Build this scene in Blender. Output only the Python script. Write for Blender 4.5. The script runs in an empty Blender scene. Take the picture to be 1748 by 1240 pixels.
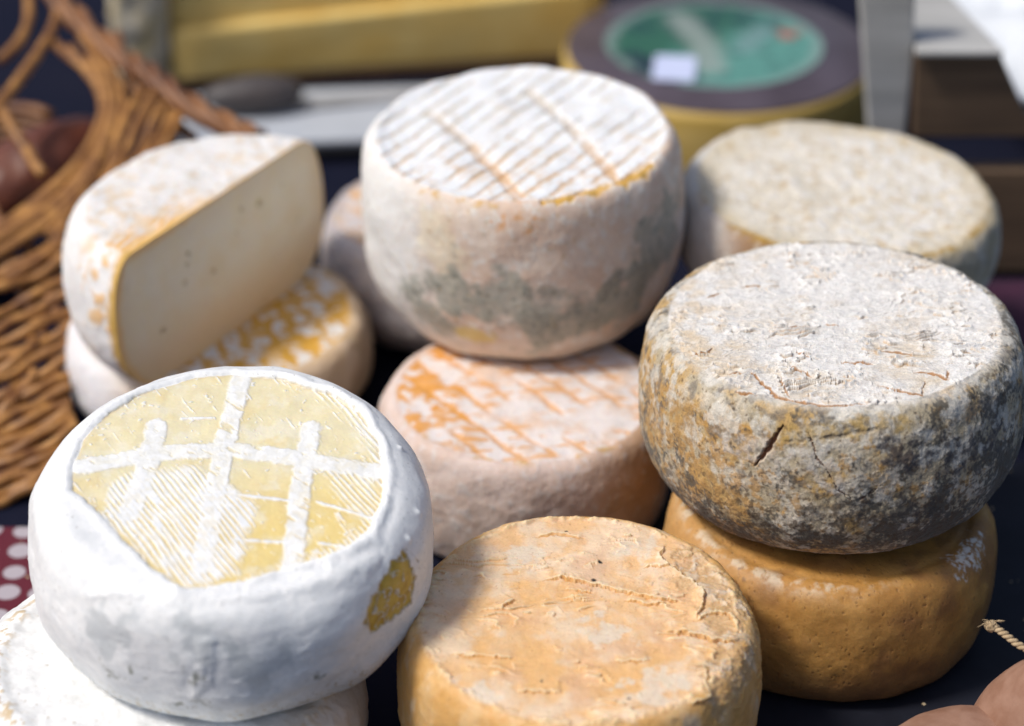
import bpy, bmesh, math, random
import numpy as np
from mathutils import Vector, Matrix
random.seed(4)
S=bpy.context.scene; COL=S.collection
R_=math.radians

# ------------------------------------------------------------------ noise
_rng=np.random.default_rng(11)
_perm=np.concatenate([_rng.permutation(256)]*3).astype(np.int32)
_g=_rng.normal(size=(256,3)); _g/=np.linalg.norm(_g,axis=1)[:,None]; _g=_g.astype(np.float32)
_p2=(_perm[:256][:,None]+np.arange(256)[None,:])&255; _perm2=_perm[_p2].astype(np.int32)    # hash of (x, y)
_gx,_gy,_gz=[np.ascontiguousarray(_g[:,k])*1.5 for k in range(3)]
_pp=_perm[:512]
def perlin(x,y,z):
    ix=np.floor(x); iy=np.floor(y); iz=np.floor(z); fx=x-ix; fy=y-iy; fz=z-iz
    ix=ix.astype(np.int32)&255; iy=iy.astype(np.int32)&255; iz=iz.astype(np.int32)&255
    ix1=(ix+1)&255; iy1=(iy+1)&255
    wx=fx*fx*fx*(fx*(fx*6-15)+10); wy=fy*fy*fy*(fy*(fy*6-15)+10); wz=fz*fz*fz*(fz*(fz*6-15)+10)
    def corner(h,a,b,c): h=_pp[h+iz+(1 if c else 0)]; return _gx[h]*(fx-a)+_gy[h]*(fy-b)+_gz[h]*(fz-c)
    def col(i,j,a,b):
        h=_perm2.ravel()[i*256+j]; p=corner(h,a,b,0); return p+(corner(h,a,b,1)-p)*wz
    a0=col(ix,iy,0,0); a1=col(ix,iy1,0,1); a0+= (a1-a0)*wy
    b0=col(ix1,iy,1,0); b1=col(ix1,iy1,1,1); b0+=(b1-b0)*wy
    return a0+(b0-a0)*wx
from concurrent.futures import ThreadPoolExecutor
_pool=ThreadPoolExecutor(4)
def _fbm(Q,octv,gain):
    x,y,z=np.ascontiguousarray(Q.T); a=1.;s=0;tot=0
    for i in range(octv):
        s=s+a*perlin(x,y,z); tot+=a; a*=gain; x=x*2.03+5.7; y=y*2.03+5.7; z=z*2.03+5.7
    return s/tot
def fbm(P,scale,octv=4,seed=0,gain=.5,st=(1,1,1)):
    # P in mm, scale = feature size in mm
    Q=(np.asarray(P,np.float32)*np.array(st,np.float32)/np.float32(scale)+np.float32((seed*17.31)%251)).astype(np.float32)
    ch=[Q[i:i+120000] for i in range(0,len(Q),120000)]
    return np.concatenate(list(_pool.map(lambda q:_fbm(q,octv,gain),ch)))
def sst(a,b,x):
    t=np.clip((x-a)/(b-a),0,1); return t*t*(3-2*t)
def mix(a,b,m):
    a=np.asarray(a,np.float32); b=np.asarray(b,np.float32)
    m=np.asarray(m)[:,None]; return a*(1-m)+b*m
def _pd(P,pts,closed):
    x,y,z=np.ascontiguousarray(P.T); best=np.full(len(P),1e12,np.float32); n=len(pts)
    for i in range(n if closed else n-1):
        a=pts[i]; ab=pts[(i+1)%n]-a; L=max(float(ab@ab),1e-6)
        dx=x-a[0]; dy=y-a[1]; dz=z-a[2]
        t=np.clip((dx*ab[0]+dy*ab[1]+dz*ab[2])/L,0,1); dx-=t*ab[0]; dy-=t*ab[1]; dz-=t*ab[2]
        best=np.minimum(best,dx*dx+dy*dy+dz*dz)
    return np.sqrt(best)
def pdist(P,pts,closed=False):
    pts=np.array(pts,np.float32); P=np.asarray(P,np.float32)
    if len(pts)==1: return np.linalg.norm(P-pts[0],axis=1)
    return np.concatenate(list(_pool.map(lambda q:_pd(q,pts,closed),[P[i:i+120000] for i in range(0,len(P),120000)])))
def _ps(P,pts):
    best=np.full(len(P),1e12,np.float32); sg=np.zeros(len(P),np.float32); tt=np.zeros(len(P),np.float32); n=len(pts)
    ln=[float(np.linalg.norm(pts[i+1]-pts[i])) for i in range(n-1)]; tot=sum(ln)+1e-6; acc=0
    for i in range(n-1):
        a=pts[i]; ab=pts[i+1]-a; L=max(float(ab@ab),1e-6); q=P-a
        t=np.clip((q@ab)/L,0,1); e=q-t[:,None]*ab; d=(e*e).sum(1); k=d<best; best[k]=d[k]
        cr=ab[0]*q[:,1]-ab[1]*q[:,0]; sg[k]=np.sign(cr[k]); tt[k]=((acc+t*ln[i])/tot)[k]; acc+=ln[i]
    return np.sqrt(best),sg,tt
def psd(P,pts,lim=14):
    # distance, side (+ on the left of the line) and position along it; only computed near the line
    pts=np.array(pts,np.float32); c=pts.mean(0); rad=np.linalg.norm(pts-c,axis=1).max()+lim
    k=np.linalg.norm(P-c,axis=1)<rad; d=np.full(len(P),99.,np.float32); sg=np.ones(len(P),np.float32); t=np.zeros(len(P),np.float32)
    if k.any(): d[k],sg[k],t[k]=_ps(P[k],pts)
    return d,sg,t
def inpoly(x,y,poly):
    c=np.zeros(len(x),bool); n=len(poly); j=n-1
    for i in range(n):
        xi,yi=poly[i][:2]; xj,yj=poly[j][:2]
        m=((yi>y)!=(yj>y))&(x<(xj-xi)*(y-yi)/((yj-yi) if yj!=yi else 1e-9)+xi); c^=m; j=i
    return c
def sdpoly(P,poly):     # signed distance in the xy plane, inside > 0
    Q=P.copy(); Q[:,2]=0; pp=[(a[0],a[1],0) for a in poly]
    d=pdist(Q,pp,True); return np.where(inpoly(P[:,0],P[:,1],poly),d,-d)

# ------------------------------------------------------------------ objects
def link(o,parent=None):
    COL.objects.link(o)
    if parent is not None: o.parent=parent
    return o
def tag(o,label=None,cat=None,group=None,kind=None):
    if label: o['label']=label
    if cat: o['category']=cat
    if group: o['group']=group
    if kind: o['kind']=kind
    return o
def thing(name,label,cat,loc=(0,0,0),rot=(0,0,0),group=None):
    o=bpy.data.objects.new(name,None); o.empty_display_size=.02; link(o); o.location=loc; o.rotation_euler=rot
    return tag(o,label,cat,group)
def npmesh(name,V,F,mat,parent=None,col=None,smooth=True):
    me=bpy.data.meshes.new(name); V=np.asarray(V,np.float32); F=np.asarray(F,np.int32)
    k=F.shape[1]
    me.vertices.add(len(V)); me.vertices.foreach_set('co',V.ravel())
    me.loops.add(F.size); me.loops.foreach_set('vertex_index',F.ravel())
    me.polygons.add(len(F)); me.polygons.foreach_set('loop_start',np.arange(0,F.size,k,dtype=np.int32))
    if col is not None:
        c=np.ones((len(V),4),np.float32); c[:,:3]=np.clip(col,0.002,.95)
        at=me.color_attributes.new('Col','FLOAT_COLOR','POINT'); at.data.foreach_set('color',c.ravel())
    me.update(calc_edges=True); me.validate()
    if smooth: me.polygons.foreach_set('use_smooth',np.ones(len(me.polygons),bool))
    me.materials.append(mat)
    return link(bpy.data.objects.new(name,me),parent)
def bmobj(name,bm,mat,parent=None,smooth=True,bevel=0):
    me=bpy.data.meshes.new(name); bm.normal_update(); bm.to_mesh(me); bm.free()
    for p in me.polygons: p.use_smooth=smooth
    me.materials.append(mat); o=link(bpy.data.objects.new(name,me),parent)
    if bevel:
        m=o.modifiers.new('Bevel','BEVEL'); m.width=bevel; m.segments=3; m.limit_method='ANGLE'
    return o
def prism(name,pts,z0,z1,mat,parent=None,bevel=.001,smooth=False,ztop=None):
    bm=bmesh.new(); n=len(pts)
    lo=[bm.verts.new((p[0],p[1],z0)) for p in pts]; hi=[bm.verts.new((p[0],p[1],ztop[i] if ztop else z1)) for i,p in enumerate(pts)]
    bm.faces.new(lo[::-1]); bm.faces.new(hi)
    for i in range(n): bm.faces.new((lo[i],lo[(i+1)%n],hi[(i+1)%n],hi[i]))
    return bmobj(name,bm,mat,parent,smooth,bevel)
def spline(pts,n=10):
    P=[np.array(p,float) for p in pts]
    if len(P)<3: return [P[0]*(1-t)+P[-1]*t for t in np.linspace(0,1,n)]
    P=[2*P[0]-P[1]]+P+[2*P[-1]-P[-2]]; out=[]
    for i in range(1,len(P)-2):
        for t in np.linspace(0,1,n,endpoint=False):
            a,b,c,d=P[i-1:i+3]
            out.append(.5*((2*b)+(-a+c)*t+(2*a-5*b+4*c-d)*t*t+(-a+3*b-3*c+d)*t**3))
    out.append(P[-2]); return out
def tube(V,F,pts,rad,seg=10,jit=.0):
    # append a tube with closed ends; rad may be a function of the 0..1 position
    pts=[np.array(p,float) for p in pts]; n=len(pts); base=len(V); prev=np.array([0,0,1.])
    for i,p in enumerate(pts):
        t=pts[min(i+1,n-1)]-pts[max(i-1,0)]; t/=np.linalg.norm(t)+1e-12
        u=np.cross(prev,t); 
        if np.linalg.norm(u)<1e-3: u=np.cross([1,0,0],t)
        u/=np.linalg.norm(u); w=np.cross(t,u)
        r=rad(i/(n-1)) if callable(rad) else rad
        r*=1+jit*math.sin(i*1.7+base)
        for k in range(seg):
            a=2*math.pi*k/seg; V.append(tuple(p+u*math.cos(a)*r+w*math.sin(a)*r))
    for i in range(n-1):
        for k in range(seg):
            a=base+i*seg+k; b=base+i*seg+(k+1)%seg; F.append((a,b,b+seg,a+seg))
    for e,i in ((0,0),(1,n-1)):
        c=len(V); V.append(tuple(pts[i]))
        for k in range(0,seg,2):
            a=base+i*seg+k; b=base+i*seg+(k+1)%seg; d=base+i*seg+(k+2)%seg
            F.append((c,a,b,d) if e else (c,d,b,a))

# ------------------------------------------------------------------ materials
def base_mat(name):
    m=bpy.data.materials.new(name); m.use_nodes=True; nt=m.node_tree; b=nt.nodes['Principled BSDF']
    return m,nt,b
def N(nt,t,**k):
    n=nt.nodes.new(t)
    for a,v in k.items():
        if a in ('inp',):
            for kk,vv in v.items(): n.inputs[kk].default_value=vv
        else: setattr(n,a,v)
    return n
def cheese_mat(name,rough=.7,sss=.12,fine=1.2,med=6.,contrast=.18,speck=None,speck_amt=.0,speck_scale=500,bump=.25,bdist=.0006,sheen=0.,coat=0.,pits=0.,pit_scale=260.,srad=(.006,.003,.0015)):
    m,nt,b=base_mat(name); L=nt.links
    at=N(nt,'ShaderNodeAttribute',attribute_name='Col'); tc=N(nt,'ShaderNodeTexCoord')
    n1=N(nt,'ShaderNodeTexNoise',inp={'Scale':1000/fine,'Detail':5.,'Roughness':.65}); L.new(tc.outputs['Object'],n1.inputs['Vector'])
    n2=N(nt,'ShaderNodeTexNoise',inp={'Scale':1000/med,'Detail':4.,'Roughness':.6}); L.new(tc.outputs['Object'],n2.inputs['Vector'])
    add=N(nt,'ShaderNodeMath',operation='ADD'); L.new(n1.outputs['Fac'],add.inputs[0]); L.new(n2.outputs['Fac'],add.inputs[1])
    mr=N(nt,'ShaderNodeMapRange',inp={'From Min':.6,'From Max':1.4,'To Min':1-contrast,'To Max':1+contrast*.8}); L.new(add.outputs[0],mr.inputs['Value'])
    mul=N(nt,'ShaderNodeVectorMath',operation='SCALE'); L.new(at.outputs['Color'],mul.inputs[0]); L.new(mr.outputs[0],mul.inputs['Scale'])
    out=mul.outputs[0]
    if speck:
        ns=N(nt,'ShaderNodeTexNoise',inp={'Scale':speck_scale,'Detail':3.,'Roughness':.7}); L.new(tc.outputs['Object'],ns.inputs['Vector'])
        r=N(nt,'ShaderNodeMapRange',inp={'From Min':.58,'From Max':.72,'To Min':0.,'To Max':speck_amt}); L.new(ns.outputs['Fac'],r.inputs['Value'])
        mx=N(nt,'ShaderNodeMix',data_type='RGBA'); L.new(r.outputs[0],mx.inputs[0]); L.new(out,mx.inputs[6]); mx.inputs[7].default_value=(*speck,1); out=mx.outputs[2]
    h=add.outputs[0]
    if pits:
        v=N(nt,'ShaderNodeTexVoronoi',inp={'Scale':pit_scale,'Randomness':1.}); L.new(tc.outputs['Object'],v.inputs['Vector'])
        r=N(nt,'ShaderNodeMapRange',inp={'From Min':.12,'From Max':.28,'To Min':1.,'To Max':0.}); L.new(v.outputs['Distance'],r.inputs['Value'])
        gate=N(nt,'ShaderNodeMapRange',inp={'From Min':.5,'From Max':.62}); L.new(n2.outputs['Fac'],gate.inputs['Value'])
        mm=N(nt,'ShaderNodeMath',operation='MULTIPLY'); L.new(r.outputs[0],mm.inputs[0]); L.new(gate.outputs[0],mm.inputs[1])
        mx=N(nt,'ShaderNodeMix',data_type='RGBA'); 
        sc=N(nt,'ShaderNodeVectorMath',operation='SCALE',inp={'Scale':1-pits}); L.new(out,sc.inputs[0])
        L.new(mm.outputs[0],mx.inputs[0]); L.new(out,mx.inputs[6]); L.new(sc.outputs[0],mx.inputs[7]); out=mx.outputs[2]
        sb=N(nt,'ShaderNodeMath',operation='SUBTRACT'); L.new(h,sb.inputs[0]); L.new(mm.outputs[0],sb.inputs[1]); h=sb.outputs[0]
    L.new(out,b.inputs['Base Color'])
    bp=N(nt,'ShaderNodeBump',inp={'Strength':bump,'Distance':bdist}); L.new(h,bp.inputs['Height']); L.new(bp.outputs[0],b.inputs['Normal'])
    rr=N(nt,'ShaderNodeMapRange',inp={'From Min':.3,'From Max':.7,'To Min':rough-.12,'To Max':min(1,rough+.12)}); L.new(n2.outputs['Fac'],rr.inputs['Value']); L.new(rr.outputs[0],b.inputs['Roughness'])
    b.inputs['Subsurface Weight'].default_value=sss; b.inputs['Subsurface Radius'].default_value=srad; b.inputs['Subsurface Scale'].default_value=1.
    if sheen: b.inputs['Sheen Weight'].default_value=sheen; b.inputs['Sheen Roughness'].default_value=.5
    if coat: b.inputs['Coat Weight'].default_value=coat; b.inputs['Coat Roughness'].default_value=.25
    return m
def plain(name,c1,c2=None,scale=60.,rough=.6,bump=.2,stretch=(1,1,1),spec=.5,dist=.001,detail=4.):
    m,nt,b=base_mat(name); L=nt.links; c2=c2 or tuple(x*.7 for x in c1)
    tc=N(nt,'ShaderNodeTexCoord'); mp=N(nt,'ShaderNodeMapping',inp={'Scale':stretch}); L.new(tc.outputs['Object'],mp.inputs['Vector'])
    n=N(nt,'ShaderNodeTexNoise',inp={'Scale':scale,'Detail':detail,'Roughness':.6}); L.new(mp.outputs[0],n.inputs['Vector'])
    r=N(nt,'ShaderNodeMapRange',inp={'From Min':.35,'From Max':.65}); L.new(n.outputs['Fac'],r.inputs['Value'])
    mx=N(nt,'ShaderNodeMix',data_type='RGBA'); mx.inputs[6].default_value=(*c1,1); mx.inputs[7].default_value=(*c2,1); L.new(r.outputs[0],mx.inputs[0]); L.new(mx.outputs[2],b.inputs['Base Color'])
    bp=N(nt,'ShaderNodeBump',inp={'Strength':bump,'Distance':dist}); L.new(n.outputs['Fac'],bp.inputs['Height']); L.new(bp.outputs[0],b.inputs['Normal'])
    b.inputs['Roughness'].default_value=rough; b.inputs['Specular IOR Level'].default_value=spec
    return m

# ------------------------------------------------------------------ cheese wheels
def profile(R,H,fr,n,ds,fb,nb):
    """outline from the top centre to the bottom centre, lengths in mm"""
    t=np.sin(np.linspace(1,-1,600)*np.pi/2); r=np.where(t>=0,fr*R+(R-fr*R)*(1-np.abs(t)**n)**(1/n),fb*R+(R-fb*R)*(1-np.abs(t)**nb)**(1/nb)); z=t*H/2
    r=np.concatenate([np.linspace(0,fr*R,80,endpoint=False),r,np.linspace(fb*R,0,40)[1:]])
    z=np.concatenate([np.full(80,H/2),z,np.full(39,-H/2)])
    s=np.concatenate([[0],np.cumsum(np.hypot(np.diff(r),np.diff(z)))])
    side_end=s[80+599]; m=int(side_end/ds)
    ss=np.concatenate([np.linspace(.05,side_end,m),np.linspace(side_end,s[-1]-.05,26)[1:]])
    return np.interp(ss,s,r),np.interp(ss,s,z),ss
def wheel_mesh(R,H,fr,n,ds,cols,arc=None,fb=.7,nb=2.1):
    r,z,s=profile(R,H,fr,n,ds,fb,nb)
    if arc is None:
        t=np.linspace(-1,1,cols,endpoint=False); th=-np.pi/2+np.pi*(.62*t+.38*t**3)
    else: th=np.linspace(arc[0],arc[1],cols)
    P=np.stack([np.outer(r,np.cos(th)),np.outer(r,np.sin(th)),np.outer(z,np.ones_like(th))],-1)
    dr=np.gradient(r,s); dz=np.gradient(z,s); ln=np.hypot(dr,dz)+1e-9; nr=-dz/ln; nz=dr/ln
    Nn=np.stack([np.outer(nr,np.cos(th)),np.outer(nr,np.sin(th)),np.outer(nz,np.ones_like(th))],-1)
    rows=len(r); idx=np.arange(rows*cols).reshape(rows,cols)
    if arc is None: nx=np.roll(idx,-1,1)
    else: nx=idx[:,1:]; idx=idx[:,:-1]
    a=idx[:-1]; b=nx[:-1]; c=nx[1:]; d=idx[1:]
    F=np.stack([a,d,c,b],-1).reshape(-1,4)
    tht=np.broadcast_to(th,(rows,cols)).ravel()
    return P.reshape(-1,3).astype(np.float32),Nn.reshape(-1,3).astype(np.float32),F,tht,(rows,cols)
def tiltmat(tx,ty):
    return Matrix.Rotation(R_(ty),3,'Y')@Matrix.Rotation(R_(tx),3,'X')
def wheel(name,label,x,y,z0,R,H,tx,ty,fr,n,paint,mat,ds=.6,cols=700,group=None,split=None,cat='cheese',fb=.66,nb=2.1):
    R*=1000;H*=1000
    P,Nn,F,th,sh=wheel_mesh(R,H,fr,n,ds,cols,None,fb,nb)
    rad=np.hypot(P[:,0],P[:,1]); top=(P[:,2]>H/2-.01)&(rad<fr*R+.01)
    c=dict(P=P,N=Nn,R=R,H=H,fr=fr,rad=rad,th=th,t=P[:,2]/(H/2),top=top,face=sst(.0,.07,(P[:,2]-H/2*.86)/(H/2)+.02)*1.,edge=rad/(fr*R))
    c['tf']=np.where(P[:,2]>0,1-sst(fr*R-1.,fr*R+2.5,rad),0.)       # 1 on the flat top
    disp,col,extra=paint(c)
    low=P[:,2]<-H/2+1.0; disp=np.where(low,np.minimum(disp,0),disp)
    V=(P+Nn*disp[:,None])/1000.
    M=tiltmat(tx,ty); Mn=np.array(M); W=(P/1000.)@Mn.T; off=z0-W[:,2].min()
    if split is None:
        o=npmesh(name,V,F,mat,None,col); tag(o,label,cat,group)
        o.location=(x,y,off); o.rotation_euler=M.to_euler(); return o,c
    o=thing(name,label,cat,(x,y,off),M.to_euler(),group)
    fm=extra[F].mean(1)>.5
    for nm,sel,mt in (('rind',~fm,mat),('exposed_paste',fm,split)):
        f=F[sel]; u,inv=np.unique(f.ravel(),return_inverse=True)
        npmesh(nm,V[u],inv.reshape(-1,4),mt,o,col[u])
    return o,c
FE={'H':{'face':[[-60.1,5.7,34.8],[-58.8,21.2,34.7],[-50.4,36.9,34.7],[-37.0,50.7,34.6],[-19.3,59.0,34.7],[-3.1,61.7,34.7],[14.2,59.2,34.7],[35.3,50.2,34.7],[48.1,41.0,34.6],[55.4,25.2,34.7],[59.5,8.4,34.8],[59.3,-11.3,34.8],[54.5,-29.0,34.7],[47.2,-38.5,34.7],[36.9,-43.5,34.8],[24.3,-48.3,34.8],[11.5,-54.6,34.8],[-2.6,-58.8,34.8],[-11.1,-59.9,34.7],[-17.2,-55.2,34.8],[-24.7,-47.8,34.8],[-33.1,-37.1,34.8],[-42.5,-24.8,34.8],[-52.3,-13.6,34.8],[-58.0,-8.0,34.8]],'bandA':[[-30.8,29.6,34.8],[-31.7,6.4,34.8],[-35.2,-19.9,34.8]],'bandB':[[-0.1,59.3,34.8],[-2.7,24.1,34.8],[-3.8,0.2,34.8],[-5.1,-47.4,34.8]],'bandC':[[30.1,29.9,34.8],[28.2,-5.6,34.8],[28.3,-49.9,34.8]],'bandD':[[-56.8,5.8,34.8],[-30.6,13.8,34.8],[1.4,16.6,34.8],[24.2,12.6,34.8],[57.1,5.2,34.8]],'thinE':[[35.1,-12.0,34.8],[57.9,-21.5,34.7]],'thinF':[[3.2,-8.8,34.8],[25.8,-12.2,34.8]],'thinG':[[-21.4,34.6,34.8],[-9.0,35.0,34.8]],'thinH':[[37.4,-34.3,34.8],[49.4,-37.0,34.7]],'thinI':[[5.3,-33.2,34.8],[25.7,-34.4,34.8]],'hatch':[[-41.6,2.8,34.8],[-11.6,6.7,34.8],[13.1,-15.7,34.8],[7.2,-51.8,34.8],[-9.3,-59.6,34.8],[-46.3,-23.2,34.8]],'hatch2':[[33.1,14.5,34.8],[56.2,9.9,34.8],[59.9,-20.9,34.6],[52.4,-21.2,34.8],[38.1,-0.3,34.8]],'hdir':[[-31.9,-13.3,34.8],[-10.5,-44.5,34.8]],'spot':[[68.1,-30.9,25.8],[72.8,-30.1,11.9],[71.3,-34.8,3.0],[64.1,-46.7,5.2],[57.7,-54.3,6.1],[54.4,-56.4,14.4],[57.9,-50.0,21.8],[61.0,-44.4,24.5],[64.1,-38.2,26.1]],'mould':[[-38.4,-69.5,1.6],[-28.9,-73.9,3.4],[-7.3,-78.8,8.8],[37.2,-70.1,-2.5],[-14.3,-77.3,-8.8],[-5.1,-78.7,-7.0]],'grey':[[-41.4,-65.8,17.6],[-6.0,-75.7,23.2],[18.5,-76.9,9.3]],'bumps':[[73.1,-10.8,27.2],[70.1,-24.5,26.7],[66.3,22.6,31.7]],'crease':[[-13.2,-59.5,34.7],[11.5,-54.6,34.8],[41.3,-44.7,34.7],[58.0,-31.4,34.0],[61.8,-11.4,34.6]],'crease2':[[-45.9,-57.7,27.5],[-24.2,-61.9,33.8],[8.0,-64.5,34.2],[39.3,-54.3,33.6],[57.6,-41.3,30.9]],'crease3':[[-1.7,-76.0,23.2],[-3.5,-79.1,7.9],[-7.3,-79.0,-1.6]],'nick':[[69.1,-28.5,25.8],[73.5,-26.2,16.4]]},'A':{'rim':[[-67.6,-33.9,34.1],[-49.6,-37.4,38.9],[-34.7,-51.9,38.9],[-22.1,-64.4,38.9],[-6.4,-68.5,38.8],[14.3,-67.6,38.8],[33.6,-60.3,38.8],[49.3,-48.4,38.8],[61.0,-30.3,38.9]],'c1':[[-47.6,-42.6,38.9],[-38.1,-42.1,38.9],[-32.6,-51.9,38.9],[-29.4,-61.1,38.9],[-20.8,-65.3,38.8],[-8.8,-68.5,38.8],[5.1,-67.4,38.9]],'c2':[[-26.3,-45.4,38.9],[-25.9,-56.8,38.9],[-23.9,-61.3,38.9]],'c3':[[-22.7,-37.2,38.9],[-17.5,-42.1,38.9],[-13.9,-45.8,38.9]],'c4':[[26.8,-44.4,38.9],[33.8,-45.9,38.9],[38.7,-50.4,38.9],[40.2,-43.5,38.9]],'c5':[[11.4,-53.8,38.9],[19.8,-59.8,38.9],[27.5,-62.0,38.9],[30.4,-51.2,38.9]],'c6':[[-61.1,-27.5,38.9],[-53.8,-25.6,38.9],[-52.1,-20.9,38.9]],'c7':[[-19.8,-5.3,38.9],[-9.9,-5.7,38.9]],'c8':[[16.3,-26.1,38.9],[28.9,-30.0,38.9]],'c9':[[-1.0,-34.8,38.9],[11.3,-37.7,38.9]],'c10':[[-51.3,21.4,38.9],[-45.3,23.5,38.9]],'c11':[[-35.2,29.4,38.9],[-27.2,29.6,38.9]],'c12':[[-4.1,-3.6,38.9],[1.2,-4.7,38.9]],'c13':[[-45.2,-55.9,38.0],[-37.5,-58.9,38.7]],'c14':[[-18.0,-27.0,38.9],[-12.8,-30.2,38.9]],'gash':[[-27.9,-71.4,32.2],[-33.0,-72.3,22.7],[-38.5,-70.9,13.3]],'k1':[[-17.8,-75.2,30.8],[-14.5,-78.4,21.5],[-9.7,-80.0,14.2],[-6.4,-80.7,7.9],[-0.1,-81.1,2.8]],'k2':[[11.7,-80.1,9.4],[7.2,-80.7,5.9],[1.0,-81.1,2.8]],'ochre':[[-28.4,-72.8,28.1],[-13.0,-75.9,31.4],[1.5,-75.8,33.9],[19.9,-73.6,33.1]],'ochrel':[[-67.9,-41.5,22.3],[-61.5,-52.8,7.4],[-46.2,-66.2,-6.4]],'dark':[[13.0,-77.5,26.6],[32.6,-73.6,15.6],[55.8,-57.9,16.1]],'dark2':[[-12.6,-80.1,-0.8],[10.0,-80.3,-4.3],[34.3,-73.1,-6.9]],'white':[[-48.5,-63.6,19.3],[-13.5,-78.8,20.2],[-8.6,-80.4,10.3]],'seam':[[-26.5,-74.0,26.6],[-8.8,-77.0,30.1],[8.4,-76.0,32.5]]},'J':{'r1':[[-14.6,21.2,36.0],[-6.3,22.3,36.0],[5.0,18.6,36.0],[18.7,13.2,36.0],[32.2,9.0,36.0],[42.4,6.9,36.0]],'r2':[[-5.5,15.8,36.0],[5.1,13.2,36.0]],'r3':[[18.3,8.9,36.0],[27.6,6.1,36.0],[34.3,6.8,36.0]],'r4':[[31.4,-10.0,36.0],[42.9,-12.0,36.0],[51.2,-15.5,36.0],[60.8,-14.7,36.0]],'flap':[[36.4,44.7,36.0],[33.4,37.1,36.0],[33.9,32.3,36.0],[38.3,27.9,36.0],[45.4,20.6,36.0],[49.3,12.7,36.0],[48.4,4.4,36.0],[44.6,-3.4,36.0]],'flap2':[[44.6,-3.4,36.0],[50.7,0.7,36.0],[57.9,0.8,36.0],[61.4,-9.5,36.0]],'flap3':[[43.7,-30.0,36.0],[48.2,-31.6,36.0],[46.8,-38.2,36.0],[48.1,-44.6,34.4],[43.5,-48.4,34.9],[39.0,-50.7,35.6]],'o1':[[-16.2,49.6,36.0],[-8.4,51.3,36.0],[2.6,48.6,36.0]],'r5':[[-24.8,-44.2,36.0],[-7.3,-44.7,36.0]],'r6':[[26.3,28.9,36.0],[40.4,29.4,36.0]],'r7':[[-49.9,-23.3,36.0],[-24.9,-25.7,36.0]],'r8':[[12.5,-27.7,36.0],[26.1,-26.7,36.0]],'r9':[[-30.4,3.3,36.0],[-24.7,9.7,36.0]],'dots':[[-4.2,52.8,36.0],[8.9,32.2,36.0],[5.9,20.5,36.0],[-15.0,-38.3,36.0],[46.7,-30.6,36.0],[10.4,-62.1,35.9],[17.0,-48.0,36.0]],'white':[[27.6,-41.6,36.0],[8.8,-9.7,36.0],[-41.7,-48.7,35.5],[-22.2,35.3,36.0],[24.6,42.8,36.0]],'orange':[[-13.4,13.2,36.0],[-31.6,-28.3,36.0],[-2.7,-38.2,36.0],[37.4,-21.6,36.0]],'raw':[[45.4,31.6,36.0],[56.6,13.3,36.0],[58.9,-21.5,35.9],[50.9,-41.6,34.2]]},'C':{'g1':[[-43.5,21.8,45.2],[-24.7,-9.9,45.2],[-10.9,-38.7,45.2],[-1.4,-63.6,45.2]],'g2':[[3.0,43.7,45.2],[18.9,12.4,45.2],[33.6,-20.4,45.2],[41.9,-46.0,45.2]],'lA':[[-62.4,-39.9,37.2],[-46.2,-29.1,45.2],[-11.2,10.3,45.2]],'lB':[[-44.3,-56.4,43.0],[-29.8,-32.5,45.2],[-0.6,4.2,45.2]],'top':[[-1.6,-7.8,45.2]],'edge':[[10.1,-68.8,44.9],[31.4,-59.2,45.2],[49.8,-46.2,45.2],[60.2,-32.6,45.2]],'edge2':[[-52.5,-48.3,43.5],[-33.8,-61.2,44.8],[-10.4,-69.6,44.5]],'mould':[[57.3,-51.0,9.7],[43.8,-62.2,-11.5],[16.6,-73.4,-16.6],[-8.7,-76.3,-1.5],[-35.3,-68.2,0.3]],'mould2':[[-51.8,-56.4,-6.8],[-38.9,-62.9,-21.9]],'mould3':[[68.6,-32.9,23.5],[65.9,-39.4,5.6]],'yel':[[-29.6,-67.4,-23.0],[-17.4,-71.2,-24.0]],'org':[[-9.4,-73.3,37.9],[4.0,-73.8,37.9],[-2.1,-72.0,42.4]],'cream':[[-39.6,-64.0,31.5],[-34.7,-68.3,15.4]],'wht':[[-63.9,-37.2,37.6],[-62.2,-44.9,11.5]]},'D':{'a':[[-52.7,29.8,29.4],[-46.5,-29.8,30.0]],'b':[[-12.3,5.3,30.0],[12.5,-49.1,30.0]],'c':[[24.0,10.5,30.0],[38.1,-46.2,29.7]],'hz':[[-43.3,-39.4,30.0],[0.7,-53.8,30.0],[39.4,-45.8,29.5]],'cut':[[-41.9,-37.0,30.0],[-46.2,-43.8,26.3]],'cut2':[[29.1,-51.3,29.9],[39.0,-47.2,29.1]],'h2':[[-41.8,0.1,30.0],[0.6,-9.8,30.0]],'edge':[[-52.4,-14.9,30.0],[-40.6,-39.5,30.0],[-12.2,-51.4,30.0],[16.0,-56.1,30.0],[42.0,-44.9,28.9]],'brown':[[47.2,-48.3,3.3]],'org':[[-53.4,21.0,30.0],[-26.3,21.0,30.0]]},'G':{'edge':[[68.5,-15.1,24.4],[62.6,-40.4,17.1]],'wht':[[41.2,-16.3,26.0]]},'E':{'a':[[-54.9,13.1,27.5],[-50.8,-46.8,19.9]]},'B':{'scuff':[[-58.6,-23.5,31.0],[-43.3,-43.4,31.7],[-25.3,-55.5,31.8]],'scuff2':[[49.5,-43.4,28.7],[59.1,-27.8,29.2]],'dark':[[-43.0,-53.2,23.7]],'pits':[[-2.0,-68.3,24.0]]}}
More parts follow.
